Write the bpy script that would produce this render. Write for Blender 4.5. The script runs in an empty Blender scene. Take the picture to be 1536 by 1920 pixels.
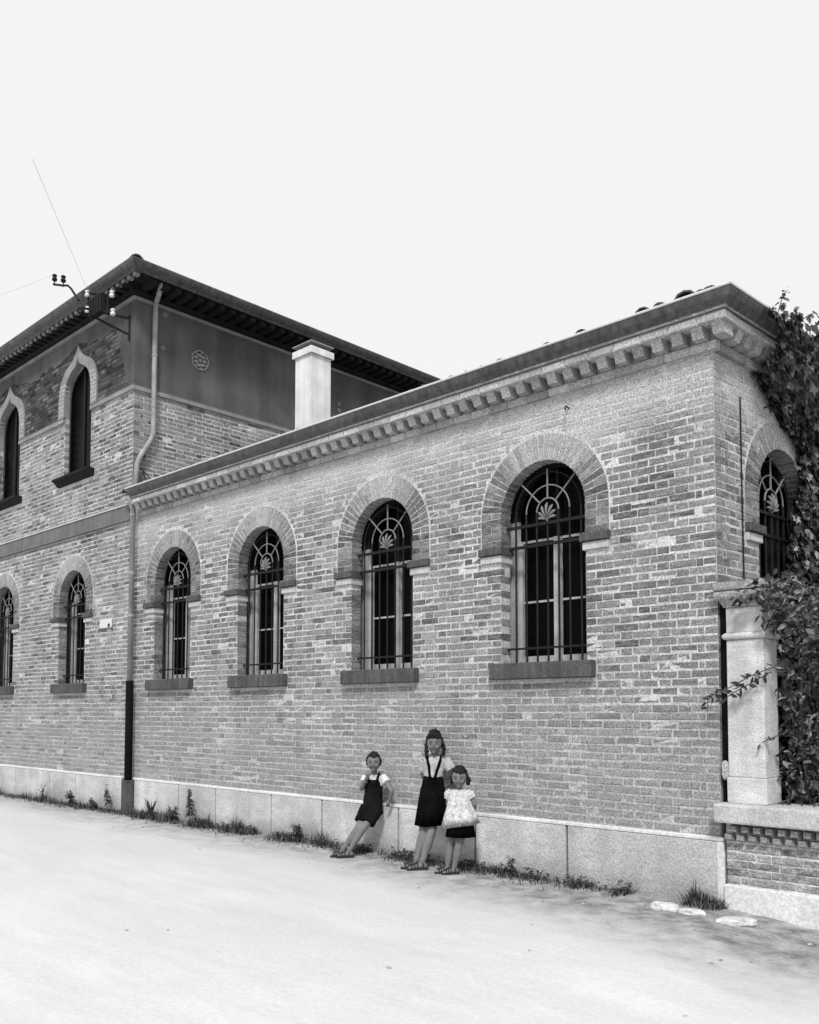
import bpy, bmesh, math, random
from mathutils import Vector, Matrix, noise as mnoise

R = math.radians
SC = bpy.context.scene
COL = SC.collection
rng = random.Random(7)

# ------------------------------------------------------------------ camera
cam = bpy.data.cameras.new('camera')
camo = bpy.data.objects.new('camera', cam)
COL.objects.link(camo)
cam.sensor_fit = 'HORIZONTAL'
cam.sensor_width = 36.0
cam.lens = 36.0 * 1681.47 / 1536.0
cam.shift_y = (1241.02 - 960.0) / 1536.0
cam.clip_start = 0.05
cam.clip_end = 2000
CAM = Vector((3.1256, -6.7636, 1.5))
_yaw, _pit, _rol = R(43.836), R(3.195), R(0.067)
_f = Vector((-math.sin(_yaw) * math.cos(_pit), math.cos(_yaw) * math.cos(_pit), math.sin(_pit)))
_r = Vector((math.cos(_yaw), math.sin(_yaw), 0))
_u = _r.cross(_f)
_r2 = _r * math.cos(_rol) + _u * math.sin(_rol)
_u2 = -_r * math.sin(_rol) + _u * math.cos(_rol)
camo.matrix_world = Matrix(((_r2.x, _u2.x, -_f.x, CAM.x), (_r2.y, _u2.y, -_f.y, CAM.y), (_r2.z, _u2.z, -_f.z, CAM.z), (0, 0, 0, 1)))
SC.camera = camo

# ------------------------------------------------------------------ sky, sun, exposure
SUN = Vector((0.58, -0.74, 1.0)).normalized()      # towards the sun, behind thin overcast
w = bpy.data.worlds.new('World')
SC.world = w
w.use_nodes = True
nt = w.node_tree
bg = nt.nodes['Background']
sky = nt.nodes.new('ShaderNodeTexSky')
sky.sky_type = 'NISHITA'
sky.sun_disc = False
sky.sun_elevation = math.asin(SUN.z)
sky.sun_rotation = math.atan2(SUN.x, SUN.y)
sky.dust_density = 6.0
bw = nt.nodes.new('ShaderNodeRGBToBW')
nt.links.new(sky.outputs[0], bw.inputs[0])
# overcast veil: an even white layer of cloud with a little of the clear sky's gradient left in it
ma = nt.nodes.new('ShaderNodeMath'); ma.operation = 'MULTIPLY_ADD'
nt.links.new(bw.outputs[0], ma.inputs[0])
ma.inputs[1].default_value = 0.10
ma.inputs[2].default_value = 8.85
nt.links.new(ma.outputs[0], bg.inputs['Color'])
bg.inputs['Strength'].default_value = 0.0470
sun = bpy.data.lights.new('sun', 'SUN')
sun.energy = 1.5
sun.angle = R(10)
suno = bpy.data.objects.new('sun', sun)
COL.objects.link(suno)
suno.rotation_euler = SUN.to_track_quat('Z', 'Y').to_euler()
SC.view_settings.view_transform = 'Standard'
SC.view_settings.look = 'None'
SC.view_settings.exposure = 1.1
SC.view_settings.gamma = 1.0
SC.view_settings.use_curve_mapping = False

# ------------------------------------------------------------------ materials (black and white film: all greys)
ALB = 0.76      # the print's whites sit above the real reflectance of lime, dust and stone
def g3(v):
    return (v, v, v, 1)

def material(name, base, rough=0.85, spec=0.25, src=None, grain=(0.7, 1.25), gscale=90, patch=None, bump=0.0, bscale=60, smear=None, streak=None, metallic=0.0, film=None):
    """src: None constant | 'attr' tone in a colour attribute | 'obj' object colour.
    grain multiplies by fine noise, patch=(lo,hi,scale) by broad noise, smear=(colour,amount,scale) lays mortar/lime over it,
    streak=(lo,hi,scale) vertical weather streaks"""
    m = bpy.data.materials.new(name)
    m.use_nodes = True
    n = m.node_tree.nodes; l = m.node_tree.links
    b = n['Principled BSDF']
    b.inputs['Roughness'].default_value = rough
    b.inputs['Specular IOR Level'].default_value = spec
    b.inputs['Metallic'].default_value = metallic
    geo = n.new('ShaderNodeNewGeometry')
    if src == 'attr':
        a = n.new('ShaderNodeAttribute'); a.attribute_name = 'tone'; col = a.outputs['Color']
    elif src == 'obj':
        a = n.new('ShaderNodeObjectInfo'); col = a.outputs['Color']
    else:
        a = n.new('ShaderNodeRGB'); a.outputs[0].default_value = g3(base * ALB); col = a.outputs[0]
    if src:
        sc_ = n.new('ShaderNodeVectorMath'); sc_.operation = 'SCALE'; sc_.inputs['Scale'].default_value = ALB; l.new(col, sc_.inputs[0]); col = sc_.outputs[0]
    def mul(col, scale, lo, hi, detail=4, mapping=None, r0=0.3, r1=0.7):
        t = n.new('ShaderNodeTexNoise'); t.inputs['Scale'].default_value = scale; t.inputs['Detail'].default_value = detail
        if mapping:
            mp = n.new('ShaderNodeMapping'); mp.inputs['Scale'].default_value = mapping
            l.new(geo.outputs['Position'], mp.inputs['Vector']); l.new(mp.outputs[0], t.inputs['Vector'])
        else:
            l.new(geo.outputs['Position'], t.inputs['Vector'])
        mr = n.new('ShaderNodeMapRange'); mr.inputs['From Min'].default_value = r0; mr.inputs['From Max'].default_value = r1
        mr.inputs['To Min'].default_value = lo; mr.inputs['To Max'].default_value = hi
        l.new(t.outputs['Fac'], mr.inputs['Value'])
        vm = n.new('ShaderNodeVectorMath'); vm.operation = 'SCALE'
        l.new(col, vm.inputs[0]); l.new(mr.outputs[0], vm.inputs['Scale'])
        return vm.outputs[0]
    if patch:
        col = mul(col, patch[2], patch[0], patch[1], 5)
    if streak:
        col = mul(col, streak[2], streak[0], streak[1], 4, (1, 1, 0.06))
    if smear:
        t = n.new('ShaderNodeTexNoise'); t.inputs['Scale'].default_value = smear[2]; t.inputs['Detail'].default_value = 8; t.inputs['Roughness'].default_value = 0.75
        mp = n.new('ShaderNodeMapping'); mp.inputs['Scale'].default_value = (1, 1, 2.6)
        l.new(geo.outputs['Position'], mp.inputs['Vector']); l.new(mp.outputs[0], t.inputs['Vector'])
        mr = n.new('ShaderNodeMapRange'); mr.inputs['From Min'].default_value = 0.46; mr.inputs['From Max'].default_value = 0.64
        mr.inputs['To Max'].default_value = smear[1]
        l.new(t.outputs['Fac'], mr.inputs['Value'])
        mx = n.new('ShaderNodeMix'); mx.data_type = 'RGBA'
        l.new(mr.outputs[0], mx.inputs['Factor']); l.new(col, mx.inputs['A']); mx.inputs['B'].default_value = g3(smear[0] * ALB)
        col = mx.outputs['Result']
    if film:
        # worn surfaces: rubbed, dusty lower wall and old limewash under the cornice, with ragged patchy edges
        sp = n.new('ShaderNodeSeparateXYZ'); l.new(geo.outputs['Position'], sp.inputs[0])
        t = n.new('ShaderNodeTexNoise'); t.inputs['Scale'].default_value = 1.1; t.inputs['Detail'].default_value = 7; t.inputs['Roughness'].default_value = .6
        l.new(geo.outputs['Position'], t.inputs['Vector'])
        for fl in film:
            za, zb, colr, amt = fl[:4]; am = fl[4] if len(fl) > 4 else 1.6
            w1 = n.new('ShaderNodeMath'); w1.operation = 'MULTIPLY_ADD'; l.new(t.outputs['Fac'], w1.inputs[0]); w1.inputs[1].default_value = am; w1.inputs[2].default_value = -am * .5
            w2 = n.new('ShaderNodeMath'); w2.operation = 'ADD'; l.new(w1.outputs[0], w2.inputs[0]); l.new(sp.outputs['Z'], w2.inputs[1])
            q = n.new('ShaderNodeMapRange'); q.inputs[1].default_value = za; q.inputs[2].default_value = zb; q.inputs[3].default_value = 0; q.inputs[4].default_value = amt
            l.new(w2.outputs[0], q.inputs[0])
            mx = n.new('ShaderNodeMix'); mx.data_type = 'RGBA'
            l.new(q.outputs[0], mx.inputs['Factor']); l.new(col, mx.inputs['A']); mx.inputs['B'].default_value = g3(colr * ALB)
            col = mx.outputs['Result']
    if grain:
        col = mul(col, gscale, grain[0], grain[1], 3)
    l.new(col, b.inputs['Base Color'])
    if bump:
        t = n.new('ShaderNodeTexNoise'); t.inputs['Scale'].default_value = bscale; t.inputs['Detail'].default_value = 5
        l.new(geo.outputs['Position'], t.inputs['Vector'])
        bp = n.new('ShaderNodeBump'); bp.inputs['Strength'].default_value = bump; bp.inputs['Distance'].default_value = 0.01
        l.new(t.outputs['Fac'], bp.inputs['Height']); l.new(bp.outputs[0], b.inputs['Normal'])
    return m

M = {}
FILM = [(2.1, 1.1, .42, .46), (3.6, 4.3, .58, .52)]
FILM2 = [(2.1, 1.0, .42, .42)]
M['brick'] = material('brick', .3, .9, .15, 'attr', (.5, 1.4), 60, (.75, 1.25, 1.1), .7, 70, (.54, .42, 8), (.80, 1.10, 2.0), film=FILM)
M['brick_one'] = material('brick_one', .3, .9, .15, 'obj', (.5, 1.4), 60, (.75, 1.25, 1.1), .7, 70, (.54, .42, 8), (.80, 1.10, 2.0), film=FILM)
M['brick_two'] = material('brick_two', .3, .9, .15, 'attr', (.5, 1.4), 60, (.75, 1.25, 1.1), .7, 70, (.54, .42, 8), (.80, 1.10, 2.0), film=FILM2)
M['brick_two_one'] = material('brick_two_one', .3, .9, .15, 'obj', (.5, 1.4), 60, (.75, 1.25, 1.1), .7, 70, (.54, .42, 8), (.80, 1.10, 2.0), film=FILM2)
M['brick_garden'] = material('brick_garden', .3, .9, .15, 'attr', (.5, 1.4), 60, (.75, 1.25, 2), .7, 70, (.66, .75, 9))
M['brick_garden_one'] = material('brick_garden_one', .3, .9, .15, 'obj', (.5, 1.4), 60, (.75, 1.25, 2), .7, 70, (.66, .75, 9))
M['mortar_two'] = material('mortar_two', .68, .95, .1, None, (.55, 1.3), 55, (.66, 1.12, 2.6), .5, 60, film=FILM2)
M['mortar_garden'] = material('mortar_garden', .80, .95, .1, None, (.6, 1.2), 55, (.75, 1.12, 2.6), .5, 60)
M['mortar'] = material('mortar', .70, .95, .1, None, (.55, 1.3), 55, (.66, 1.12, 2.6), .5, 60, film=FILM)
M['brick_clean'] = material('brick_clean', .3, .9, .15, 'obj', (.6, 1.3), 60, (.8, 1.2, 2), .6, 70)
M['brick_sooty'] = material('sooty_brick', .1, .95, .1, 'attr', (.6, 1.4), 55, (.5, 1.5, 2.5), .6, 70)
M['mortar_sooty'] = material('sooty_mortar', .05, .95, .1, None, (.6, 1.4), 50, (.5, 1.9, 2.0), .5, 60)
M['plinth'] = material('plinth_stone', .80, .95, .1, None, (.70, 1.16), 62, (.66, 1.10, 1.1), .7, 50, (.42, .45, 3.2), (.82, 1.06, 4), film=[(.20, -.02, .30, .7, .5)])
M['plinth_edge'] = material('plinth_edge', .85, .9, .1, None, (.8, 1.15), 40, (.85, 1.05, 3), .3, 50)
M['joint'] = material('plinth_joint', .20, .95, .1, None, (.7, 1.2), 60)
M['sill'] = material('sill_stone', .095, .9, .15, None, (.6, 1.4), 60, (.8, 1.2, 5), .5, 70, None, (.75, 1.3, 22))
M['impost'] = material('impost_plaster', .62, .9, .1, None, (.75, 1.15), 50, (.8, 1.1, 6), .3, 50)
M['plaster_dark'] = material('dark_plaster', .115, .9, .15, None, (.7, 1.3), 110, (.75, 1.3, 1.4), .4, 90, None, (.8, 1.2, 4))
M['band'] = material('grey_band', .18, .9, .15, None, (.75, 1.2), 60, (.85, 1.15, 3), .3, 60, None, (.85, 1.15, 8))
M['moulding'] = material('light_moulding', .30, .9, .15, None, (.8, 1.2), 60, (.8, 1.15, 4), .2, 60)
M['gutter'] = material('zinc_gutter', .085, .55, .35, None, (.8, 1.2), 90, (.8, 1.25, 3), .15, 60, None, (.6, 1.5, 18))
M['gutter_lip'] = material('zinc_lip', .75, .5, .4, None, (.85, 1.1), 60)
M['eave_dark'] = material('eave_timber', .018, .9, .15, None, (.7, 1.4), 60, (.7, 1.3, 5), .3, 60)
M['tile'] = material('roof_tile', .15, .9, .2, None, (.6, 1.4), 50, (.7, 1.3, 5), .4, 40)
M['pipe'] = material('zinc_pipe', .36, .55, .3, None, (.85, 1.15), 60, (.75, 1.15, 5), .1, 60, None, (.8, 1.15, 20))
M['iron_pipe'] = material('black_iron_pipe', .006, .85, .08, None, (.6, 1.5), 60)
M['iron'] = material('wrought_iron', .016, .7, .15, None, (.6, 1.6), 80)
M['iron_light'] = material('painted_iron', .22, .6, .25, None, (.7, 1.3), 80)
M['timber'] = material('window_timber', .50, .7, .2, None, (.85, 1.15), 60, (.75, 1.15, 6), .15, 60)
M['glass'] = material('dark_glass', .003, .25, .04, None, None)
M['white_plaster'] = material('white_plaster', .95, .9, .1, None, (.88, 1.06), 60, (.82, 1.05, 4), .15, 60, None, (.80, 1.05, 7))
M['stone'] = material('pillar_stone', .82, .9, .1, None, (.72, 1.14), 90, (.72, 1.1, 3), .6, 60, (.38, .4, 5), (.80, 1.08, 6))
M['stone_dark'] = material('weathered_stone', .42, .95, .1, None, (.5, 1.35), 60, (.7, 1.2, 9), .8, 50)
M['coping'] = material('coping_concrete', .62, .9, .1, None, (.75, 1.2), 60, (.75, 1.2, 4), .4, 60)
M['porcelain'] = material('porcelain', .8, .2, .5, None, None)
M['enamel'] = material('enamel', .75, .4, .4, None, (.85, 1.08), 60)
M['wire'] = material('wire', .4, .6, .2, None, None)
M['leaf'] = material('ivy_leaf', .05, .42, .5, 'attr', (.8, 1.2), 60)
M['leaf_one'] = material('ivy_leaf_one', .05, .42, .5, 'obj', (.8, 1.2), 60)
M['stem'] = material('plant_stem', .06, .8, .2, None, (.7, 1.3), 60)
M['grass'] = material('grass', .05, .7, .2, 'attr', (.8, 1.2), 30)
M['rock'] = material('pale_rock', .78, .95, .1, None, (.75, 1.15), 40, (.8, 1.1, 9), .8, 40)
M['chalk'] = material('chalk', .75, .95, .05, None, (.5, 1.1), 40)
M['skin'] = material('skin', .20, .6, .25, None, (.94, 1.06), 60, (.9, 1.08, 12))
M['hair'] = material('hair', .005, .5, .3, None, (.6, 1.6), 120, None, .8, 140)
M['cloth_dark'] = material('dark_cloth', .005, .95, .03, None, (.7, 1.4), 60, (.6, 1.5, 9), .3, 40)
M['cloth_shorts'] = material('dark_shorts_cloth', .010, .95, .03, None, (.7, 1.4), 60, (.6, 1.5, 9), .3, 40)
M['cloth_white'] = material('white_cloth', .74, .95, .08, None, (.94, 1.04), 60, (.9, 1.04, 14), .3, 30)
M['blouse'] = material('blouse_cloth', .50, .95, .08, None, (.85, 1.1), 60, (.75, 1.15, 18), .4, 30)
M['cloth_smock'] = material('smock_cloth', .80, .95, .08, None, (.92, 1.04), 60, (.50, 1.06, 34), .4, 24)
M['leather'] = material('sandal_leather', .035, .6, .3, None, (.7, 1.3), 80)
M['eye'] = material('eye', .012, .4, .3, None, None)
M['mouth'] = material('mouth', .09, .6, .2, None, None)

# ground: pale dusty road, earthy verge along the wall
def ground_material():
    m = bpy.data.materials.new('dusty_road')
    m.use_nodes = True
    n = m.node_tree.nodes; l = m.node_tree.links
    b = n['Principled BSDF']; b.inputs['Roughness'].default_value = .97; b.inputs['Specular IOR Level'].default_value = .05
    geo = n.new('ShaderNodeNewGeometry')
    sep = n.new('ShaderNodeSeparateXYZ'); l.new(geo.outputs['Position'], sep.inputs[0])
    def nz(scale, detail=5, mapping=None, rough=.55):
        t = n.new('ShaderNodeTexNoise'); t.inputs['Scale'].default_value = scale; t.inputs['Detail'].default_value = detail; t.inputs['Roughness'].default_value = rough
        if mapping:
            mp = n.new('ShaderNodeMapping'); mp.inputs['Scale'].default_value = mapping
            l.new(geo.outputs['Position'], mp.inputs['Vector']); l.new(mp.outputs[0], t.inputs['Vector'])
        else:
            l.new(geo.outputs['Position'], t.inputs['Vector'])
        return t.outputs['Fac']
    def mr(v, a, c, d, e):
        q = n.new('ShaderNodeMapRange'); q.inputs[1].default_value = a; q.inputs[2].default_value = c; q.inputs[3].default_value = d; q.inputs[4].default_value = e
        l.new(v, q.inputs[0]); return q.outputs[0]
    def op(o, a, c=None, v=0.0):
        q = n.new('ShaderNodeMath'); q.operation = o; l.new(a, q.inputs[0])
        if c is None: q.inputs[1].default_value = v
        else: l.new(c, q.inputs[1])
        return q.outputs[0]
    # distance from wall, wobbling
    d = op('ADD', sep.outputs['Y'], op('MULTIPLY', nz(1.3, 6, (.5, 1, 1)), None, .9))
    d = op('ADD', d, op('MULTIPLY', nz(7, 5), None, .35))
    xb = mr(sep.outputs['X'], -4, 1.0, 0.0, 0.75)      # the earthy strip widens towards the garden wall
    d = op('ADD', d, xb)
    dirt = mr(d, -.55, .45, 0, 1)
    road = mr(nz(.8, 6, (.35, 1, 1)), .3, .7, .53, .59)
    road = op('MULTIPLY', road, mr(nz(35, 4), .3, .7, .93, 1.05))
    road = op('MULTIPLY', road, mr(nz(1.4, 5, (.06, 1, 1)), .35, .65, .95, 1.03))
    road = op('MULTIPLY', road, mr(nz(6, 6, (.3, 1, 1), .7), .35, .65, .95, 1.03))
    earth = mr(nz(5, 7, None, .65), .34, .66, .13, .40)
    earth = op('MULTIPLY', earth, mr(nz(60, 4), .3, .7, .85, 1.12))
    mx = n.new('ShaderNodeMix'); mx.data_type = 'FLOAT'
    l.new(dirt, mx.inputs[0]); l.new(road, mx.inputs[2]); l.new(earth, mx.inputs[3])
    cmb = n.new('ShaderNodeCombineColor')
    for i in range(3): l.new(mx.outputs[0], cmb.inputs[i])
    l.new(cmb.outputs[0], b.inputs['Base Color'])
    bp = n.new('ShaderNodeBump'); bp.inputs['Strength'].default_value = .3; bp.inputs['Distance'].default_value = .012
    l.new(nz(22, 6), bp.inputs['Height']); l.new(bp.outputs[0], b.inputs['Normal'])
    return m
M['ground'] = ground_material()

# ------------------------------------------------------------------ helpers
SHEAR = math.tan(R(3.3))
def SH(p):
    """the gable end of the low building is not quite square to the street"""
    x, y, z = p
    if y > 0 and x > -1.0:
        k = min(1, max(0, (x + .6) / .6))
        k = k if x < .8 else 1
        x += y * SHEAR * k
    return (x, y, z)
def FRONT(u, d, z): return (u, d, z)
def FRONT_LOW(u, d, z): return SH((u, d, z))
def END(u, d, z): return SH((-d, u, z))
X2 = -9.2
def SIDE2(u, d, z): return (X2 - d, u, z)

class MB:
    def __init__(s, T=None):
        s.v = []; s.f = []; s.t = []; s.T = T; s.mi = []; s.cm = 0
    def add(s, vs, fs, tone=.3):
        o = len(s.v)
        s.v += [s.T(*p) for p in vs] if s.T else [tuple(p) for p in vs]
        s.f += [tuple(i + o for i in f) for f in fs]
        s.t += [tone] * len(fs)
        s.mi += [s.cm] * len(fs)
    def box(s, x0, x1, y0, y1, z0, z1, tone=.3):
        s.add([(x0, y0, z0), (x1, y0, z0), (x1, y1, z0), (x0, y1, z0), (x0, y0, z1), (x1, y0, z1), (x1, y1, z1), (x0, y1, z1)],
              [(0, 3, 2, 1), (4, 5, 6, 7), (0, 1, 5, 4), (1, 2, 6, 5), (2, 3, 7, 6), (3, 0, 4, 7)], tone)
    def brick(s, u0, u1, d0, d1, z0, z1, tone=.3, c=.005, j=0.0):
        r = rng.uniform
        a = [(u0 + c, d0, z0 + c), (u1 - c, d0, z0 + c), (u1 - c, d0, z1 - c), (u0 + c, d0, z1 - c)]
        if j: a = [(x + r(-j, j), y + r(0, j), z + r(-j, j)) for x, y, z in a]
        b = [(u0, d0 + c, z0), (u1, d0 + c, z0), (u1, d0 + c, z1), (u0, d0 + c, z1)]
        e = [(u0, d1, z0), (u1, d1, z0), (u1, d1, z1), (u0, d1, z1)]
        fs = [(0, 1, 2, 3)]
        for k in range(4):
            q = (k + 1) % 4
            fs += [(k + 4, q + 4, q, k), (k + 8, q + 8, q + 4, k + 4)]
        s.add(a + b + e, fs, tone)
    def prism(s, poly, d0, d1, tone=.3, cap=True):
        """poly: (u,z) list counter-clockwise seen from the front; d0 front, d1 back"""
        n = len(poly)
        vs = [(u, d0, z) for u, z in poly] + [(u, d1, z) for u, z in poly]
        fs = ([tuple(range(n))] if cap else []) + [tuple(reversed(range(n, 2 * n)))]
        fs += [(i + n, (i + 1) % n + n, (i + 1) % n, i) for i in range(n)]
        s.add(vs, fs, tone)
    def tube(s, pts, rad, n=8, tone=.3, caps=True):
        pts = [Vector(p) for p in pts]
        rads = rad if isinstance(rad, list) else [rad] * len(pts)
        rings = []; up = None
        for i, p in enumerate(pts):
            t = (pts[min(i + 1, len(pts) - 1)] - pts[max(i - 1, 0)]).normalized()
            if up is None:
                up = Vector((0, 0, 1)) if abs(t.z) < .9 else Vector((1, 0, 0))
            a = t.cross(up)
            a = a.normalized() if a.length > 1e-5 else t.orthogonal().normalized()
            b = a.cross(t).normalized(); up = b
            rr = rads[i]; rx, ry = rr if isinstance(rr, (tuple, list)) else (rr, rr)
            rings.append([p + a * (math.cos(2 * math.pi * k / n) * rx) + b * (math.sin(2 * math.pi * k / n) * ry) for k in range(n)])
        vs = [tuple(q) for ring in rings for q in ring]
        fs = []
        for i in range(len(pts) - 1):
            for k in range(n):
                q = (k + 1) % n
                fs.append((i * n + k, i * n + q, (i + 1) * n + q, (i + 1) * n + k))
        if caps:
            fs.append(tuple(reversed(range(n)))); fs.append(tuple(range((len(pts) - 1) * n, len(pts) * n)))
        s.add(vs, fs, tone)
    def ring_loft(s, rings, closed=False, caps=True, tone=.3):
        n = len(rings[0]); m = len(rings)
        vs = [tuple(p) for r_ in rings for p in r_]; fs = []
        for i in range(m - 1):
            for k in range(n):
                q = (k + 1) % n
                fs.append((i * n + k, i * n + q, (i + 1) * n + q, (i + 1) * n + k))
        if caps:
            fs.append(tuple(reversed(range(n)))); fs.append(tuple(range((m - 1) * n, m * n)))
        s.add(vs, fs, tone)
    def ball(s, c, r, nu=12, nv=8, fn=None, tone=.3):
        c = Vector(c); r = r if isinstance(r, (tuple, list)) else (r, r, r)
        vs = []; fs = []
        for i in range(nv + 1):
            th = math.pi * i / nv
            for k in range(nu):
                ph = 2 * math.pi * k / nu
                q = Vector((math.sin(th) * math.cos(ph), math.sin(th) * math.sin(ph), math.cos(th)))
                if fn: q = fn(q)
                vs.append((c.x + q.x * r[0], c.y + q.y * r[1], c.z + q.z * r[2]))
        for i in range(nv):
            for k in range(nu):
                q = (k + 1) % nu
                fs.append((i * nu + k, (i + 1) * nu + k, (i + 1) * nu + q, i * nu + q))
        s.add(vs, fs, tone)
    def mesh(s, name, mats, smooth=False):
        me = bpy.data.meshes.new(name)
        me.from_pydata(s.v, [], s.f)
        at = me.color_attributes.new('tone', 'FLOAT_COLOR', 'CORNER')
        buf = []
        for f, t in zip(s.f, s.t):
            buf += [t, t, t, 1.0] * len(f)
        at.data.foreach_set('color', buf)
        for m_ in (mats if isinstance(mats, (list, tuple)) else [mats]): me.materials.append(M[m_])
        if any(s.mi): me.polygons.foreach_set('material_index', s.mi)
        if smooth: me.polygons.foreach_set('use_smooth', [True] * len(s.f))
        me.update()
        return me
    def build(s, name, mats, parent=None, smooth=False, kind=None, tone=None):
        return link(name, s.mesh(name, mats, smooth), parent, kind, tone)

def link(name, me, parent=None, kind=None, tone=None, loc=None):
    o = bpy.data.objects.new(name, me)
    COL.objects.link(o)
    if parent is not None:
        o.parent = parent
        if parent.type == 'EMPTY' and parent.parent is None:
            o.matrix_parent_inverse = Matrix.Translation(parent.location).inverted()
        elif parent.get('at') is not None:
            o.matrix_parent_inverse = Matrix.Translation(Vector(parent['at'])).inverted()
    if loc is not None: o.location = loc
    if kind: o['kind'] = kind
    if tone is not None: o.color = (tone, tone, tone, 1)
    return o

def thing(name, loc, label, cat, group=None):
    o = bpy.data.objects.new(name, None)
    COL.objects.link(o); o.location = loc; o.empty_display_size = .2
    return tag(o, label, cat, group)

def tag(o, label, cat, group=None, kind=None):
    o['label'] = label; o['category'] = cat
    if group: o['group'] = group
    if kind: o['kind'] = kind
    return o

def bevel_box(name, mat, parent, x0, x1, y0, y1, z0, z1, bev=.01, seg=2, T=None, rough=0.0):
    bm = bmesh.new()
    vs = [bm.verts.new(p) for p in ((x0, y0, z0), (x1, y0, z0), (x1, y1, z0), (x0, y1, z0), (x0, y0, z1), (x1, y0, z1), (x1, y1, z1), (x0, y1, z1))]
    for f in ((0, 3, 2, 1), (4, 5, 6, 7), (0, 1, 5, 4), (1, 2, 6, 5), (2, 3, 7, 6), (3, 0, 4, 7)):
        bm.faces.new([vs[i] for i in f])
    if bev: bmesh.ops.bevel(bm, geom=bm.edges[:], offset=bev, segments=seg, affect='EDGES', profile=.6)
    for v in bm.verts:
        if rough: v.co += Vector((rng.uniform(-rough, rough), rng.uniform(-rough, rough), rng.uniform(-rough, rough)))
        if T: v.co = T(*v.co)
    me = bpy.data.meshes.new(name); bm.to_mesh(me); bm.free()
    me.materials.append(M[mat])
    return link(name, me, parent)

def dist(p): return (Vector(p) - CAM).length

# ------------------------------------------------------------------ ground
def ground_z(x, y):
    z = 0.0
    t = min(1, max(0, (x - .1) / .8)); z -= .055 * t * t * (3 - 2 * t)
    if -14 < x < 4 and -7 < y < 0.2:
        z += .012 * mnoise.noise(Vector((x * 1.1, y * 1.6, 3))) * min(1, max(0, -y * 2))
        if -1.2 < x < 1.2: z += .012 * mnoise.noise(Vector((x * 6, y * 6, 1)))
    return z
def build_ground():
    xs = [-400, -120, -50, -25] + [-16 + i * .125 for i in range(172)] + [10, 25, 60, 150, 400]
    ys = [-400, -120, -40, -16, -10] + [-7 + i * .1 for i in range(74)] + [1.5, 8, 25, 80, 400]
    vs = [(x, y, ground_z(x, y)) for y in ys for x in xs]
    n = len(xs)
    fs = [(j * n + i, j * n + i + 1, (j + 1) * n + i + 1, (j + 1) * n + i) for j in range(len(ys) - 1) for i in range(n - 1)]
    me = bpy.data.meshes.new('ground'); me.from_pydata(vs, [], fs); me.materials.append(M['ground'])
    me.polygons.foreach_set('use_smooth', [True] * len(fs))
    o = link('ground', me, None, 'structure')
    o['label'] = 'pale dusty unpaved road running along the brick wall'
build_ground()

# ------------------------------------------------------------------ window profiles
class Round:
    """stilted round-headed opening"""
    hw = .47; ring = .24; zs = 1.96; zc = 3.36; imp = 2.93; top = 3.83
    def __init__(s, uc): s.uc = uc
    def half(s, z, e=0.0):
        if z < s.zc: return s.hw + e
        q = (s.hw + e) ** 2 - (z - s.zc) ** 2
        return math.sqrt(q) if q > 0 else 0.0
    def hole(s, z):
        """half width taken out of the brick courses"""
        if z < 1.80: return None
        if z < s.zs: return .57
        if z < s.imp: return s.hw
        if z < s.zc: return s.hw + s.ring + .012
        q = (s.hw + s.ring + .014) ** 2 - (z - s.zc) ** 2
        return math.sqrt(q) if q > 0 else None
    def zlevels(s, e=0.0):
        return [s.zs, 2.5, s.imp, s.zc] + [s.zc + (s.hw + e) * math.sin(math.pi / 2 * k / 14) for k in range(1, 15)]
    def outline(s, e=0.0, n=28, z0=None):
        """(u,z) from lower right, over the arch, to lower left"""
        z0 = s.zs if z0 is None else z0
        r = s.hw + e
        return [(s.uc + r, z0)] + [(s.uc + r * math.cos(math.pi * k / n), s.zc + r * math.sin(math.pi * k / n)) for k in range(n + 1)] + [(s.uc - r, z0)]

OG_IN = [(.47, 6.70), (.468, 6.82), (.45, 6.94), (.41, 7.05), (.35, 7.13), (.27, 7.19), (.18, 7.235), (.10, 7.27), (.05, 7.31), (.02, 7.37), (0, 7.43)]
OG_OUT = [(.68, 6.70), (.675, 6.86), (.65, 7.00), (.60, 7.12), (.52, 7.22), (.42, 7.295), (.30, 7.35), (.19, 7.40), (.11, 7.46), (.05, 7.53), (0, 7.63)]
def interp(pts, z):
    if z <= pts[0][1]: return pts[0][0]
    for (a, za), (b, zb) in zip(pts, pts[1:]):
        if z <= zb: return a + (b - a) * (z - za) / (zb - za)
    return 0.0
class Ogee:
    hw = .47; zs = 5.42; top = 7.43
    def __init__(s, uc): s.uc = uc
    def half(s, z, e=0.0):
        h = interp(OG_IN, z); return h + e if h > 0 else 0.0
    def hole(s, z):
        if z < 5.30: return None
        if z < s.zs: return .63
        if z < 6.44: return s.hw
        h = interp(OG_OUT, z)
        return h + .01 if h > 0.02 else None
    def zlevels(s, e=0.0): return [s.zs, 6.0, 6.44] + [z for _, z in OG_IN]
    def outline(s, e=0.0, z0=None):
        z0 = s.zs if z0 is None else z0
        R_ = [(s.uc + s.hw + e, z0)] + [(s.uc + h + e * min(1, h * 8), z + (e if h < .05 else 0)) for h, z in OG_IN]
        L_ = [(2 * s.uc - u, z) for u, z in reversed(R_[:-1])]
        return R_ + L_

# ------------------------------------------------------------------ brickwork
CH = .0683
def flemish(par, L):
    out = []
    if par == 0:
        a = 0.0
    else:
        out += [(0, .107, 'h'), (.114, .166, 'c')]; a = .173
    k = 0
    while a < L:
        wd = .228 if k % 2 == 0 else .108
        b = min(a + wd, L)
        if b - a > .03: out.append((a, b, 's' if k % 2 == 0 else 'h'))
        a += wd + .007; k += 1
    return out

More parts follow.
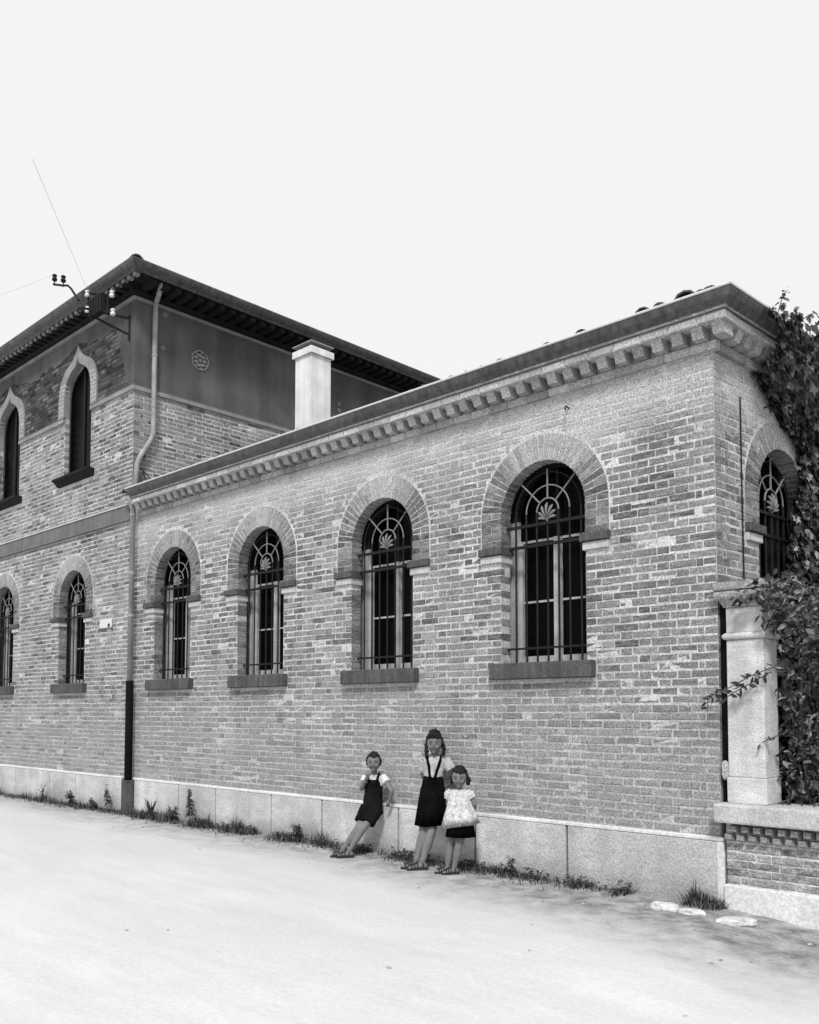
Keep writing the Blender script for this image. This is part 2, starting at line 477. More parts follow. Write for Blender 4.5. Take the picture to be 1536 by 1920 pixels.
def tone_low(u, z, end=False):
    r = rng.random()
    big = mnoise.noise(Vector((u * .55, z * .8, 4.2)))
    t = rng.gauss(.262, .038) + .07 * big
    dark = .10
    if 2.0 < z < 3.55: dark = .34
    elif 1.2 < z <= 2.0: dark = .14
    if not end and u > -.8 and 1.6 < z < 3.4: dark = .30
    dark += .35 * mnoise.noise(Vector((u * .9, z * 1.1, 9)))
    if z > 3.75: t += .16 * min(1, (z - 3.75) / .4); dark *= .15
    if z < 1.25: t += .02
    if r < dark: t = rng.uniform(.11, .19)
    if z > 4.2: t = rng.gauss(.40, .06)
    return min(.55, max(.07, t))
def tone_two(u, z, side=False):
    t = rng.gauss(.275, .04) + .05 * mnoise.noise(Vector((u * .6, z * .8, 2)))
    if rng.random() < (.22 if z > 4.6 else .12) + .25 * mnoise.noise(Vector((u, z, 7))): t = rng.uniform(.09, .17)
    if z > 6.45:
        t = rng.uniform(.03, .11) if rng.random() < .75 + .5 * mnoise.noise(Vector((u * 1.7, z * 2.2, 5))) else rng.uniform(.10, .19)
    return min(.5, max(.025, t))

def brick_wall(T, parent, u_of, L, z0, z1, wins, tonef, quota, jamb_zmax, cond=None, corner=None, name='brick', par0=0, skip_first=False, store=None, jd=.14):
    """courses of Flemish bond measured from the corner; collects (distance, args)"""
    items = []
    nC = int(round((z1 - z0) / CH)); ch = (z1 - z0) / nC
    for c in range(nC):
        za = z0 + c * ch + .0052; zb = z0 + (c + 1) * ch - .0052
        par = (c + par0) % 2
        zb_ = zb
        for (a, b, k) in flemish(par, L):
            if corner == 'end':
                if par == 0 and a < .11: continue
                if par == 1 and k == 's' and a < .2: pass
            ja, jb = rng.uniform(-.005, .003), rng.uniform(-.004, .004)
            if a > 0: a += ja
            b += jb
            ua, ub = sorted((u_of(a), u_of(b)))
            segs = [(ua, ub, False)]
            for wn in wins:
                hs = [h for h in (wn.hole(za), wn.hole(zb), wn.hole((za + zb) / 2)) if h]
                if not hs: continue
                h = max(hs); l_, r_ = wn.uc - h, wn.uc + h
                new = []
                for (p, q, jm) in segs:
                    if q <= l_ or p >= r_: new.append((p, q, jm)); continue
                    if p < l_ - .02: new.append((p, l_, True))
                    if q > r_ + .02: new.append((r_, q, True))
                segs = new
            for (p, q, jm) in segs:
                if q - p < .025: continue
                if cond and not cond((p + q) / 2, za): continue
                dep = .06
                if jm and za < jamb_zmax: dep = jd
                if a < .02 and corner: dep = (.105 if par == 0 else .225) if corner == 'front' else dep
                proud = rng.uniform(-.002, .003)
                wv = .007 * mnoise.noise(Vector((p * 1.3, za * 9, 3)))
                items.append((p, q, -proud if a > .02 else 0.0, dep, za + wv + rng.uniform(-.002, .003), zb + wv + rng.uniform(-.003, .002), tonef((p + q) / 2, za)))
    items.sort(key=lambda it: dist(T((it[0] + it[1]) / 2, 0, it[4])))
    if store is not None:
        for it in items: store.append((T, it))
    return items

def emit_bricks(store, parent, quota, mat='brick'):
    store.sort(key=lambda s: dist(s[0]((s[1][0] + s[1][1]) / 2, 0, s[1][4])))
    for T, it in store[:quota]:
        mb = MB(T); mb.brick(*it[:6], it[6], 0.006, .0035)
        mb.build('brick', mat + '_one', parent, tone=it[6])
    byT = MB()
    for T, it in store[quota:]:
        byT.T = T; byT.brick(*it[:6], it[6], 0.006, .0035)
    byT.T = None
    if byT.v: byT.build('brickwork', mat, parent, kind='stuff')

def backing(mb, u0, u1, z0, z1, wins, d=.004, e=.006):
    """mortar plane with window openings"""
    edges = sorted(wins, key=lambda w_: w_.uc)
    cur = u0
    def quad(a, b, c, dd): mb.add([(a, d, c), (b, d, c), (b, d, dd), (a, d, dd)], [(0, 1, 2, 3)])
    for wn in edges:
        l_, r_ = wn.uc - wn.hw - e, wn.uc + wn.hw + e
        if l_ > cur: quad(cur, l_, z0, z1)
        zl = [min(max(z, z0), z1) for z in wn.zlevels(e)]
        if zl[0] > z0: quad(l_, r_, z0, zl[0])
        for za, zb in zip(zl, zl[1:]):
            if zb - za < 1e-5: continue
            ha, hb = wn.half(za, e), wn.half(zb - 1e-6, e)
            mb.add([(l_, d, za), (wn.uc - ha, d, za), (wn.uc - hb, d, zb), (l_, d, zb)], [(0, 1, 2, 3)])
            mb.add([(wn.uc + ha, d, za), (r_, d, za), (r_, d, zb), (wn.uc + hb, d, zb)], [(0, 1, 2, 3)])
        if zl[-1] < z1: quad(l_, r_, zl[-1], z1)
        cur = r_
    if cur < u1: quad(cur, u1, z0, z1)

def reveal(mb, wn, d0=.004, d1=.145, e=.006):
    ol = wn.outline(e)
    for (a, za), (b, zb) in zip(ol, ol[1:]):
        mb.add([(a, d0, za), (a, d1, za), (b, d1, zb), (b, d0, zb)], [(0, 1, 2, 3)])

def strip_along(mb, ol_out, ol_in, d0, d1, tone=.3):
    for i in range(len(ol_out) - 1):
        a, b, c, e = ol_out[i], ol_out[i + 1], ol_in[i + 1], ol_in[i]
        vs = [(a[0], d0, a[1]), (b[0], d0, b[1]), (c[0], d0, c[1]), (e[0], d0, e[1]), (a[0], d1, a[1]), (b[0], d1, b[1]), (c[0], d1, c[1]), (e[0], d1, e[1])]
        mb.add(vs, [(0, 1, 2, 3), (3, 2, 6, 7), (1, 0, 4, 5)], tone)

def make_window(bld, T, wn, tim='timber'):
    """timber casement with dark panes, behind an iron grille"""
    uc = wn.uc
    # frame
    mb = MB(T)
    o = wn.outline(.16); i_ = wn.outline(-.012)
    strip_along(mb, [(uc + .63, wn.zc), (uc + .63, wn.zs - .10), (uc - .63, wn.zs - .10), (uc - .63, wn.zc)], [(uc + .458, wn.zc), (uc + .458, wn.zs - .02), (uc - .458, wn.zs - .02), (uc - .458, wn.zc)], .255, .33)
    frame = mb.build('window', tim, bld)
    mb = MB(T); strip_along(mb, o[1:-1], i_[1:-1], .25, .33); mb.box(uc - .012, uc + .012, .26, .325, 3.17, 3.80); mb.build('arch_shade_frame', 'iron', frame)  # arch-head frame and upper mullion given iron black as painted-in arch shade
    mb = MB(T); mb.box(uc - .040, uc + .022, .25, .335, wn.zs + .02, 3.16); mb.build('mullion', tim, frame)
    for s in (-1, 1):
        mb = MB(T)
        mb.box(*sorted((uc + s * .412, uc + s * .456)), .262, .322, wn.zs + .02, 3.16)
        mb.build('casement_stile', tim, frame)
        mb = MB(T); mb.box(*sorted((uc + s * .042, uc + s * .456)), .265, .33, wn.zs - .01, wn.zs + .075); mb.build('bottom_rail', tim, frame)
        for z, t in ((2.56, .010), (3.15, .011)):
            mb = MB(T); mb.box(*sorted((uc + s * .04, uc + s * .412)), .28, .31, z - t, z + t); mb.build('glazing_bar', tim, frame)
        mb = MB(T)
        pts = [(uc + s * .462 * math.cos(math.pi / 2 * k / 8), 3.36 + .462 * math.sin(math.pi / 2 * k / 8)) for k in range(9)]
        poly = [(uc + s * .03, wn.zs), (uc + s * .462, wn.zs)] + pts[:-1] + [(uc + s * .03, 3.822)]
        if s < 0: poly = poly[::-1]
        mb.prism(poly, .30, .306); mb.build('pane', 'glass', frame)
    # grille
    zc = 3.375; D = .10
    def P(u, z): return (uc + u, D, z)
    g = MB(T)
    for z in (3.262, 3.065): g.box(uc - .50, uc + .50, D - .014, D + .006, z - .014, z + .014)
    rails = g.build('window_grille', 'iron', bld)
    mb = MB(T); mb.box(uc - .50, uc + .50, D - .010, D + .004, 2.088, 2.108); mb.build('rail', 'iron', rails)
    for k in range(-3, 4):
        mb = MB(T); u = k * .122
        mb.tube([P(u, wn.zs - .01), P(u, zc if k else 3.262)], .010, 6); mb.build('bar', 'iron', rails)
        mb = MB(T)
    for r_ in (.122, .244, .366):
        mb = MB(T); mb.tube([P(r_ * math.cos(math.pi * k / 20), zc + r_ * math.sin(math.pi * k / 20)) for k in range(21)], .007 if r_ > .13 else .0085, 6)
        mb.build('arc', 'iron' if r_ > .3 else 'iron_light', rails)
    for a, r0, r1 in ((90, .122, .40), (45, .122, .47), (135, .122, .47)):
        mb = MB(T); c, s_ = math.cos(R(a)), math.sin(R(a)); mb.tube([P(r0 * c, zc + r0 * s_), P(r1 * c, zc + r1 * s_)], .0085, 6); mb.build('spoke', 'iron_light', rails)
    mb = MB(T)
    for a, ln in ((90, .165), (68, .150), (112, .150), (47, .125), (133, .125), (27, .095), (153, .095)):
        c, s_ = math.cos(R(a)), math.sin(R(a))
        path = [(c * ln * t * .95 + (.02 * c * t), zc - .085 + s_ * ln * t - .03 * (1 - s_) * t * t) for t in (.15, .45, .8, 1)]
        mb.tube([(uc + a_, D - .014 - .012 * math.sin(q * 1.3), z_) for q, (a_, z_) in enumerate(path)], [.006, .010, .015, .006], 6)
    mb.tube([P(0, zc - .115), P(0, zc - .06)], [.010, .018], 6)
    mb.build('palmette', 'iron_light', rails, smooth=True)
    # sill
    bevel_box('window_sill', 'sill', bld, uc - .565, uc + .565, -.085, .34, 1.805, 1.957, .008, 1, T, .0015)

def make_arch(bld, T, wn, tonef, singles=True, N=29):
    uc, zc = wn.uc, wn.zc
    r0, r1 = wn.hw, wn.hw + wn.ring
    mb = MB(T)
    # pale pointing fillet round the extrados
    n = 30
    pts_o = [(uc + (r1 + .013) * math.cos(math.pi * k / n), zc + (r1 + .013) * math.sin(math.pi * k / n)) for k in range(n + 1)]
    pts_i = [(uc + (r1 + .001) * math.cos(math.pi * k / n), zc + (r1 + .001) * math.sin(math.pi * k / n)) for k in range(n + 1)]
    pts_o = [(uc + r1 + .013, 3.08)] + pts_o + [(uc - r1 - .013, 3.08)]
    pts_i = [(uc + r1 + .001, 3.08)] + pts_i + [(uc - r1 - .001, 3.08)]
    strip_along(mb, pts_o, pts_i, .002, .02)
    arch = mb.build('arch', 'mortar', bld)
    rest = MB(T)
    def put(poly, tone, dep):
        dj = rng.uniform(-.003, .002)
        if singles:
            m_ = MB(T); m_.prism(poly, dj, dep, tone); m_.build('brick', 'brick_one', arch, tone=tone)
        else: rest.prism(poly, dj, dep, tone)
    for k in range(N):
        a0, a1 = math.pi * k / N, math.pi * (k + 1) / N
        gi = .006
        def wedge(ra, rb):
            ga, gb = gi / ra, (gi + .001) / rb
            return [(uc + ra * math.cos(a0 + ga), zc + ra * math.sin(a0 + ga)), (uc + rb * math.cos(a0 + gb), zc + rb * math.sin(a0 + gb)),
                    (uc + rb * math.cos(a1 - gb), zc + rb * math.sin(a1 - gb)), (uc + ra * math.cos(a1 - ga), zc + ra * math.sin(a1 - ga))]
        up = math.sin((a0 + a1) / 2)
        def tn(): return min(.5, max(.09, rng.gauss(.15 + .19 * up ** 2, .055)))
        if k % 2: put(wedge(r0, r1), tn(), .15)
        else: put(wedge(r0, r0 + .115), tn(), .15); put(wedge(r0 + .125, r1), tn(), .05)
    zz = 3.08
    for c in range(4):
        for s in (-1, 1):
            za, zb = zz + c * .07 + .003, zz + (c + 1) * .07 - .006
            spans = [(r0, r1)] if (c + (s > 0)) % 2 else [(r0, r0 + .115), (r0 + .125, r1)]
            for a, b in spans:
                l_, r_ = sorted((uc + s * a, uc + s * b))
                put([(l_, za), (r_, za), (r_, zb), (l_, zb)], min(.4, max(.07, rng.gauss(.16, .05))), .15 if a < r0 + .01 else .05)
    if not singles: rest.build('arch_bricks', 'brick', arch, kind='stuff')
    # imposts
    for s in (-1, 1):
        m_ = MB(T)
        a, b = sorted((uc + s * (r0 - .035), uc + s * (r1 + .012)))
        m_.brick(a, b, -.05, .15, 3.005, 3.076, .17, .006)
        up_ = m_.build('impost', 'sill', bld)
        m_ = MB(T); a, b = sorted((uc + s * (r0 - .016), uc + s * (r1 + .002)))
        m_.brick(a, b, -.024, .15, 2.93, 3.0, .5, .005); m_.build('impost_band', 'impost', up_)

# ================================================================== low brick building
low = thing('brick_building', (-4.5, 2.0, 0), 'single storey brick building with round arched barred windows and bracketed cornice', 'building')
LW = [Round(-1.68), Round(-3.80), Round(-5.97), Round(-8.02)]
EW = [Round(1.21)]
ZT = 4.39
mb = MB(FRONT_LOW)
backing(mb, X2, 0, 0, ZT + .3, LW)
for wn in LW: reveal(mb, wn)
mb.T = END
backing(mb, 0, 6.0, 0, ZT + .3, EW)
for wn in EW: reveal(mb, wn)
mb.T = None
mb.add([(.3, 6, 0), (X2, 6, 0), (X2, 6, 4.7), (.3, 6, 4.7)], [(0, 1, 2, 3)])
wall = mb.build('wall', 'mortar', low)
store = []
ZP = .535
brick_wall(FRONT_LOW, wall, lambda a: -a, 9.19, ZP, ZT, LW, tone_low, 0, 2.95, corner='front', store=store)
def end_cond(u, z): return True
brick_wall(END, wall, lambda a: a, 3.2, ZP, ZT, EW, lambda u, z: tone_low(u - 3, z, True), 0, 2.95, corner='end', store=[] if False else store, par0=1,
           cond=lambda u, z: True)
# corner bricks already turn the corner: drop the end wall's first piece
_keep = []
for T, it in store:
    if T is END:
        c = int((it[4] - ZP) / ((ZT - ZP) / round((ZT - ZP) / CH)) + .5)
        first = .105 if c % 2 == 0 else .225
        if it[1] <= first + .012: continue
        if it[0] < first + .006: it = (first + .009,) + it[1:]
        if it[1] - it[0] < .025: continue
    _keep.append((T, it))
emit_bricks(_keep, wall, 300)
for k, wn in enumerate(LW):
    make_window(low, FRONT_LOW, wn); make_arch(low, FRONT_LOW, wn, tone_low, k < 3)
for wn in EW:
    make_window(low, END, wn, 'iron'); make_arch(low, END, wn, tone_low, True)

# plinth of rendered slabs
mb = MB()
mb.box(X2 + .02, .010, -.012, .05, -.1, .515)
pl = mb.build('plinth', 'joint', low)
PJ = [-9.12, -7.73, -6.84, -5.66, -4.72, -3.5, -2.46, -1.41, .034]
for a, b in zip(PJ, PJ[1:]):
    o = bevel_box('plinth_slab', 'plinth', pl, a + .013, b - .013, -.036, -.004, -.12, .497, .006, 1)
    bevel_box('plinth_cap', 'plinth_edge', pl, a + .002, b - .002, -.040, .006, .499, .532, .006, 1)
bevel_box('plinth_cap', 'plinth_edge', pl, -.02, .040, -.042, -.0365, -.1, .4975, .002, 1)
o = bevel_box('plinth_slab', 'plinth', pl, .006, .036, -.003, 3, -.12, .53, .006, 1)

# cornice: string course, corbel bricks, flat course, cavetto
XL = -8.96
def run(mb, d, z0, z1, xl=XL, back=.1, tone=.3):
    """an L-shaped band round the corner at projection d"""
    mb.T = lambda a, b, c: SH((a, b, c))
    mb.box(xl, d, -d, back - d, z0, z1, tone)
    mb.box(d - back, d, back - d, 6, z0, z1, tone)
mb = MB(); run(mb, .034, 4.405, 4.468); cor = mb.build('cornice', 'mortar', low)
def course_pieces(d, z0, z1, tf, L=.225, back=.03):
    x = d
    while x > XL + .05:
        a = max(XL, x - L - rng.uniform(0, .01))
        m_ = MB(FRONT_LOW); t = tf(); m_.brick(a + .013, x, -d, back, z0, z1, t, 0.006, .0035); m_.build('brick', 'brick_clean', cor, tone=t)
        x = a
    y = back
    while y < 2.6:
        b = y + L
        m_ = MB(END); t = tf(); m_.brick(y + .013, b, -d, .03, z0, z1, t, 0.006, .0035); m_.build('brick', 'brick_clean', cor, tone=t); y = b
course_pieces(.046, 4.397, 4.466, lambda: rng.gauss(.46, .06))
course_pieces(.190, 4.560, 4.622, lambda: rng.gauss(.50, .06), .24)
mb = MB(); run(mb, .178, 4.557, 4.630); run(mb, .004, 4.468, 4.56); mb.build('cornice_core', 'mortar', cor)
# corbel bricks under the flat course
u = .160
while u > XL + .1:
    m_ = MB(FRONT_LOW); t = rng.gauss(.44, .05)
    m_.add([(u - .095, .02, 4.470), (u, .02, 4.470), (u, -.125, 4.470), (u - .095, -.125, 4.470), (u - .095, .02, 4.556), (u, .02, 4.556), (u, -.168, 4.556), (u - .095, -.168, 4.556)],
           [(3, 2, 1, 0), (4, 5, 6, 7), (3, 0, 4, 7), (1, 2, 6, 5), (2, 3, 7, 6)], t); m_.build('corbel', 'brick_clean', cor, tone=t)
    u -= .1745
u = .10
while u < 2.4:
    m_ = MB(END); t = rng.gauss(.44, .05)
    m_.add([(u, .02, 4.470), (u + .095, .02, 4.470), (u + .095, -.125, 4.470), (u, -.125, 4.470), (u, .02, 4.556), (u + .095, .02, 4.556), (u + .095, -.168, 4.556), (u, -.168, 4.556)],
           [(3, 2, 1, 0), (4, 5, 6, 7), (3, 0, 4, 7), (1, 2, 6, 5), (2, 3, 7, 6)], t); m_.build('corbel', 'brick_clean', cor, tone=t)
    u += .1745
# moulding course between cornice and gutter
mb = MB(); run(mb, .205, 4.634, 4.662); mb.build('cornice_fillet', 'stone_dark', cor)

# gutter: cavetto profile swept round the corner, bright rolled lip
GP = [(.185, 4.628), (.200, 4.648), (.228, 4.672), (.255, 4.700), (.272, 4.735), (.280, 4.765)]
def sweep(mb, prof, xl, yend):
    rows = []
    for (d, z) in prof: rows.append([SH((xl, -d, z)), SH((d, -d, z)), SH((d, yend, z))])
    for a, b in zip(rows, rows[1:]):
        for k in range(2): mb.add([a[k], a[k + 1], b[k + 1], b[k]], [(0, 1, 2, 3)])
mb = MB(); sweep(mb, [(.10, 4.655)] + GP + [(.270, 4.765), (.25, 4.70), (.10, 4.69)], -8.86, 6.0)
gut = mb.build('gutter', 'gutter', low, smooth=False)
mb = MB()
mb.tube([SH((-8.86, -.280, 4.768)), SH((.280, -.280, 4.768)), SH((.280, 6, 4.768))], .011, 8); mb.build('gutter_lip', 'gutter_lip', gut)
mb = MB(); mb.add([(-8.86, -.185, 4.628), (-8.86, -.255, 4.70), (-8.86, -.28, 4.765), (-8.86, -.02, 4.765), (-8.86, -.02, 4.628)], [(0, 1, 2, 3, 4)]); mb.build('gutter_end', 'gutter', gut)

# roof: hipped, low pitch, pantiles
PIT = math.tan(R(15))
mb = MB()
e = .20; z0 = 4.722; yr = 3.0
zr = z0 + (yr + e) * PIT
mb.add([(X2, -e, z0), (e, -e, z0), (e - yr - e, yr, zr), (X2, yr, zr), (e + .35, 6.2, z0), (X2, 6.2, z0)],
       [(0, 1, 2, 3), (1, 4, 2), (4, 5, 3, 2)])
roof = mb.build('roof', 'tile', low)
def tile_mesh(L, r, name, tone=.1):
    m_ = MB(); n = 6
    rings = []
    for y, rr in ((0, r), (L, r * .82)):
        rings.append([(math.cos(math.pi * k / n) * rr, y, math.sin(math.pi * k / n) * rr) for k in range(n + 1)] + [(math.cos(math.pi * (n - k) / n) * (rr - .014), y, math.sin(math.pi * (n - k) / n) * (rr - .014)) for k in range(n + 1)])
    m_.ring_loft(rings, caps=True)
    return m_.mesh(name, 'tile')
tm = [tile_mesh(.42, .062, 'roof_tile'), tile_mesh(.42, .070, 'roof_tile')]
ang = math.atan(PIT)
n_single = 0
trest = MB()
x = X2 + .15
while x < .12:
    row = 0; y = -.215
    while row < 2:
        if y > (.12 - x) + .2 and row > 0: break
        o = link('roof_tile', tm[rng.randrange(2)], roof, loc=(x + rng.uniform(-.012, .012), y + rng.uniform(-.02, .03), z0 + (y + e) * PIT + rng.uniform(-.010, .024) + .024))
        o.rotation_euler = (ang + rng.uniform(-.03, .03), rng.uniform(-.08, .08), rng.uniform(-.06, .06))
        row += 1; y += .36
    x += .185
# larger hip tiles running up from the corner
hm = tile_mesh(.42, .11, 'hip_tile')
for k in range(7):
    q = k * .36
    o = link('hip_tile', hm, roof, loc=(e - .10 - q * .71, -e + .10 + q * .71, z0 + .02 + (q * .71) * PIT))
    o.rotation_euler = (math.atan(PIT * .71), 0, R(45) + rng.uniform(-.06, .06))
for (xx, yy, s_) in ((-.14, -.17, 1.0), (.05, -.13, .9), (-.50, -.2, .72), (-1.1, -.2, .66)):
    o = link('hip_tile', hm, roof, loc=(xx, yy, z0 + .045)); o.scale = (s_, .7, s_); o.rotation_euler = (ang, rng.uniform(-.2, .2), rng.uniform(.1, .5))

# white chimney on the roof
ch = MB(); CX, CY, CWd = -6.80, 1.5, .37
ch.box(CX - CWd, CX, CY, CY + CWd, 4.9, 6.74); chim = ch.build('chimney', 'white_plaster', low)
mb = MB()
mb.box(CX - CWd - .035, CX + .035, CY - .035, CY + CWd + .035, 6.742, 6.84); mb.build('chimney_cap', 'white_plaster', chim)
for a in (CX - CWd + .02, CX - .09):
    for b in (CY + .02, CY + CWd - .09):
        mb = MB(); mb.box(a, a + .07, b, b + .07, 6.842, 6.90); mb.build('chimney_post', 'band', chim)
mb = MB(); mb.box(CX - CWd - .03, CX + .04, CY - .04, CY + CWd + .03, 6.902, 6.920); mb.build('chimney_slab', 'moulding', chim)

# small ironwork on the walls
mb = MB(); mb.tube([END(.42, -.012, 4.12), END(.425, -.010, 3.4), END(.43, -.012, 2.2)], .006, 6); mb.build('conduit', 'iron', low)
mb = MB(); mb.tube([(-1.37, .02, 4.25), (-1.37, -.05, 4.26), (-1.365, -.07, 4.24), (-1.36, -.06, 4.215)], .007, 6); mb.build('wall_hook', 'iron', low)
mb = MB(); mb.tube([END(.87, .02, 4.13), END(.87, -.05, 4.14), END(.87, -.07, 4.11), END(.87, -.055, 4.08)], .007, 6); mb.build('wall_hook', 'iron', low)
# rainwater pipe at the joint of the two buildings
mb = MB(); mb.tube([(-8.90, -.2, 4.68), (-8.92, -.17, 4.60), (-8.98, -.10, 4.50), (-8.98, -.10, 1.93)], .041, 12)
dp = mb.build('downpipe', 'pipe', low, smooth=True)
mb = MB(); mb.tube([(-8.98, -.10, 1.95), (-8.975, -.10, .06)], .056, 12); mb.build('iron_pipe_shoe', 'iron_pipe', dp, smooth=True)
mb = MB(); mb.box(-9.06, -8.905, -.16, -.03, -.03, .50); mb.build('pipe_casing', 'sill', dp)
for z in (4.42, 3.55, 2.92):
    mb = MB(); mb.tube([(-8.98, -.10, z - .02), (-8.98, -.10, z + .02)], .047, 12); mb.build('pipe_collar', 'pipe', dp)

# ================================================================== two storey building
two = thing('brick_house', (-13.0, 3.0, 0), 'two storey brick house with pointed upper windows and deep dark eaves', 'building')
X3 = -17.0
TW = [Round(-11.09), Round(-13.88)]
UW = [Ogee(-11.04), Ogee(-13.80)]
mb = MB(FRONT)
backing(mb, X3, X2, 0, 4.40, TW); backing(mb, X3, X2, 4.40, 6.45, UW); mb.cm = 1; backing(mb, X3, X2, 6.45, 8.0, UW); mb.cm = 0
for wn in TW: reveal(mb, wn)
for wn in UW: reveal(mb, wn, .004, .085)
mb.T = SIDE2
backing(mb, 0, 9, 4.4, 8.0, [])
mb.T = None
mb.add([(X3, 0, 0), (X3, 9, 0), (X3, 9, 8), (X3, 0, 8)], [(0, 1, 2, 3)]); mb.add([(X3, 9, 0), (X2, 9, 0), (X2, 9, 8), (X3, 9, 8)], [(0, 1, 2, 3)])
wall2 = mb.build('wall', ['mortar_two', 'mortar_sooty'], two)
st2 = []
brick_wall(FRONT, wall2, lambda a: X2 - a, 5.6, ZP, 4.37, TW, tone_two, 0, 2.95, store=st2)
brick_wall(FRONT, wall2, lambda a: X2 - a, 5.6, 4.63, 6.395, UW, tone_two, 0, 6.4, corner='front', store=st2, jd=.08)
soot = []
brick_wall(FRONT, wall2, lambda a: X2 - a, 5.6, 6.50, 7.79, UW, tone_two, 0, 6.4, store=soot)
mb = MB(FRONT)
for T, it in soot: mb.brick(*it[:6], it[6], 0.006, .0035)
mb.build('sooty_brickwork', 'brick_sooty', wall2, kind='stuff')
s_ = []
brick_wall(SIDE2, wall2, lambda a: a, 5.5, 4.63, 6.395, [], lambda u, z: tone_two(u, z, True), 0, 9, store=s_, par0=1)
nC = round((6.395 - 4.63) / CH); chh = (6.395 - 4.63) / nC
for T, it in s_:
    c = int((it[4] - 4.63) / chh + .5); first = .105 if c % 2 == 0 else .225
    if it[1] <= first + .012: continue
    if it[0] < first + .006: it = (first + .009,) + it[1:]
    if it[1] - it[0] > .025: st2.append((T, it))
emit_bricks(st2, wall2, 300, 'brick_two')
for wn in TW:
    make_window(two, FRONT, wn); make_arch(two, FRONT, wn, tone_two, False)
# upper windows
for wn in UW:
    uc = wn.uc
    mb = MB(FRONT); o_, i_ = wn.outline(.10), wn.outline(.055); strip_along(mb, o_, i_, .09, .13)
    fr = mb.build('window', 'timber', two)
    mb = MB(FRONT); mb.prism(wn.outline(.09), .132, .14); mb.build('pane', 'glass', fr)
    # shutters folded back inside, barely seen
    mb = MB(FRONT); mb.box(uc - .02, uc + .02, .11, .130, wn.zs, 7.2); mb.build('mullion', 'iron', fr)
    mb = MB(FRONT)
    R_in = [(uc + h, z) for h, z in [(.47, 6.49)] + OG_IN]; R_out = [(uc + h, z) for h, z in [(.68, 6.49)] + OG_OUT]
    for q, (ri, ro) in enumerate(((R_in, R_out), ([(2 * uc - a, b) for a, b in R_in][::-1], [(2 * uc - a, b) for a, b in R_out][::-1]))):
        strip_along(mb, ro, ri, -.022, .08)
    sur = mb.build('ogee_surround', 'moulding', two)
    # brick blocks showing in the surround
    for s in (-1, 1):
        zz = 6.52
        kk = 0
        while zz < 7.05:
            hi, ho = interp(OG_IN, zz + .03), interp(OG_OUT, zz + .03)
            a, b = sorted((uc + s * (hi + .004), uc + s * (ho - .012)))
            m_ = MB(FRONT); t = rng.gauss(.25, .07)
            m_.brick(a, b, -.026, .075, zz, zz + .058, t, .005); m_.build('brick', 'brick_one', sur, tone=max(.1, t)); zz += .0695
    # moulded sill
    prof = [(.0, 5.30), (-.05, 5.31), (-.075, 5.345), (-.10, 5.37), (-.135, 5.385), (-.135, 5.425), (.3, 5.425)]
    m_ = MB(FRONT)
    rows = [[(uc - .62 if d > -.06 else uc - .62 + d * .0, d, z), (uc + .62, d, z)] for d, z in prof]
    vs = [p for r_ in rows for p in r_]
    m_.add(vs, [(2 * i, 2 * i + 1, 2 * i + 3, 2 * i + 2) for i in range(len(prof) - 1)])
    n_ = len(prof)
    m_.add([(uc - .62, d, z) for d, z in prof], [tuple(range(n_))]); m_.add([(uc + .62, d, z) for d, z in prof], [tuple(reversed(range(n_)))])
    m_.build('window_sill', 'eave_dark', two)
# bands
def band2(mb, d, z0, z1, yend=9):
    mb.box(X3, X2 + d, -d, .02, z0, z1); mb.box(X2 - .02, X2 + d, .02, yend, z0, z1)
mb = MB(); mb.box(X3, X2 + .0, -.045, .02, 4.385, 4.615); mb.build('storey_band', 'band', two)
mb = MB(); mb.box(X3, X2 + .0, -.06, .0, 4.617, 4.64); mb.build('band_fillet', 'impost', two)
def split_band(d, z0, z1, mat, name, cuts):
    xs = [X3] + [q for c in sorted(cuts) for q in (c - .475, c + .475)] + [X2 + d]
    for i in range(0, len(xs), 2):
        m_ = MB(); m_.box(xs[i], xs[i + 1], -d, .02, z0, z1); m_.build(name, mat, two)
    m_ = MB(); m_.box(X2 - .02, X2 + d, .0205, 9, z0, z1); m_.build(name, mat, two)
split_band(.030, 6.405, 6.468, 'moulding', 'string_course', [w_.uc for w_ in UW])
split_band(.014, 6.482, 6.497, 'band', 'string_fillet', [w_.uc for w_ in UW])
# plaster: smooth on the side wall, ragged remains on the street front
mb = MB(SIDE2)
mb.box(.0, 9, -.012, .02, 6.50, 7.80); pls = mb.build('plaster_field', 'plaster_dark', two)
mb = MB(FRONT)
xs = []; x = X2 + .012
prev = None
n_ = 70
low_edge = []
for i in range(n_ + 1):
    x = X2 + .012 - (X2 - X3) * i / n_ * .72
    z = 7.50 + .12 * mnoise.noise(Vector((x * 1.3, 1, 0))) + .07 * mnoise.noise(Vector((x * 6, 4, 0)))
    if x > -9.75: z = 6.50 + max(0, (-9.38 - x)) * 2.6 + .10 * mnoise.noise(Vector((x * 9, 2, 0))); z = max(6.50, z)
    for wn in UW:
        if abs(x - wn.uc) < .62: z = max(z, interp([(h, zz_) for h, zz_ in OG_OUT], 0) and 7.62 - .25 * abs(x - wn.uc) + .03)
    low_edge.append((x, min(z, 7.78)))
for (a, za), (b, zb) in zip(low_edge, low_edge[1:]):
    mb.add([(b, -.009, zb), (a, -.009, za), (a, -.009, 7.80), (b, -.009, 7.80), (b, .004, zb), (a, .004, za)], [(0, 1, 2, 3), (4, 5, 1, 0)])
mb.add([(X2 + .0121, -.009, 6.5), (X2 + .0121, .0, 6.5), (X2 + .0121, .0, 7.8), (X2 + .0121, -.009, 7.8)], [(0, 1, 2, 3)])
mb.build('plaster_remains', 'plaster_dark', two)
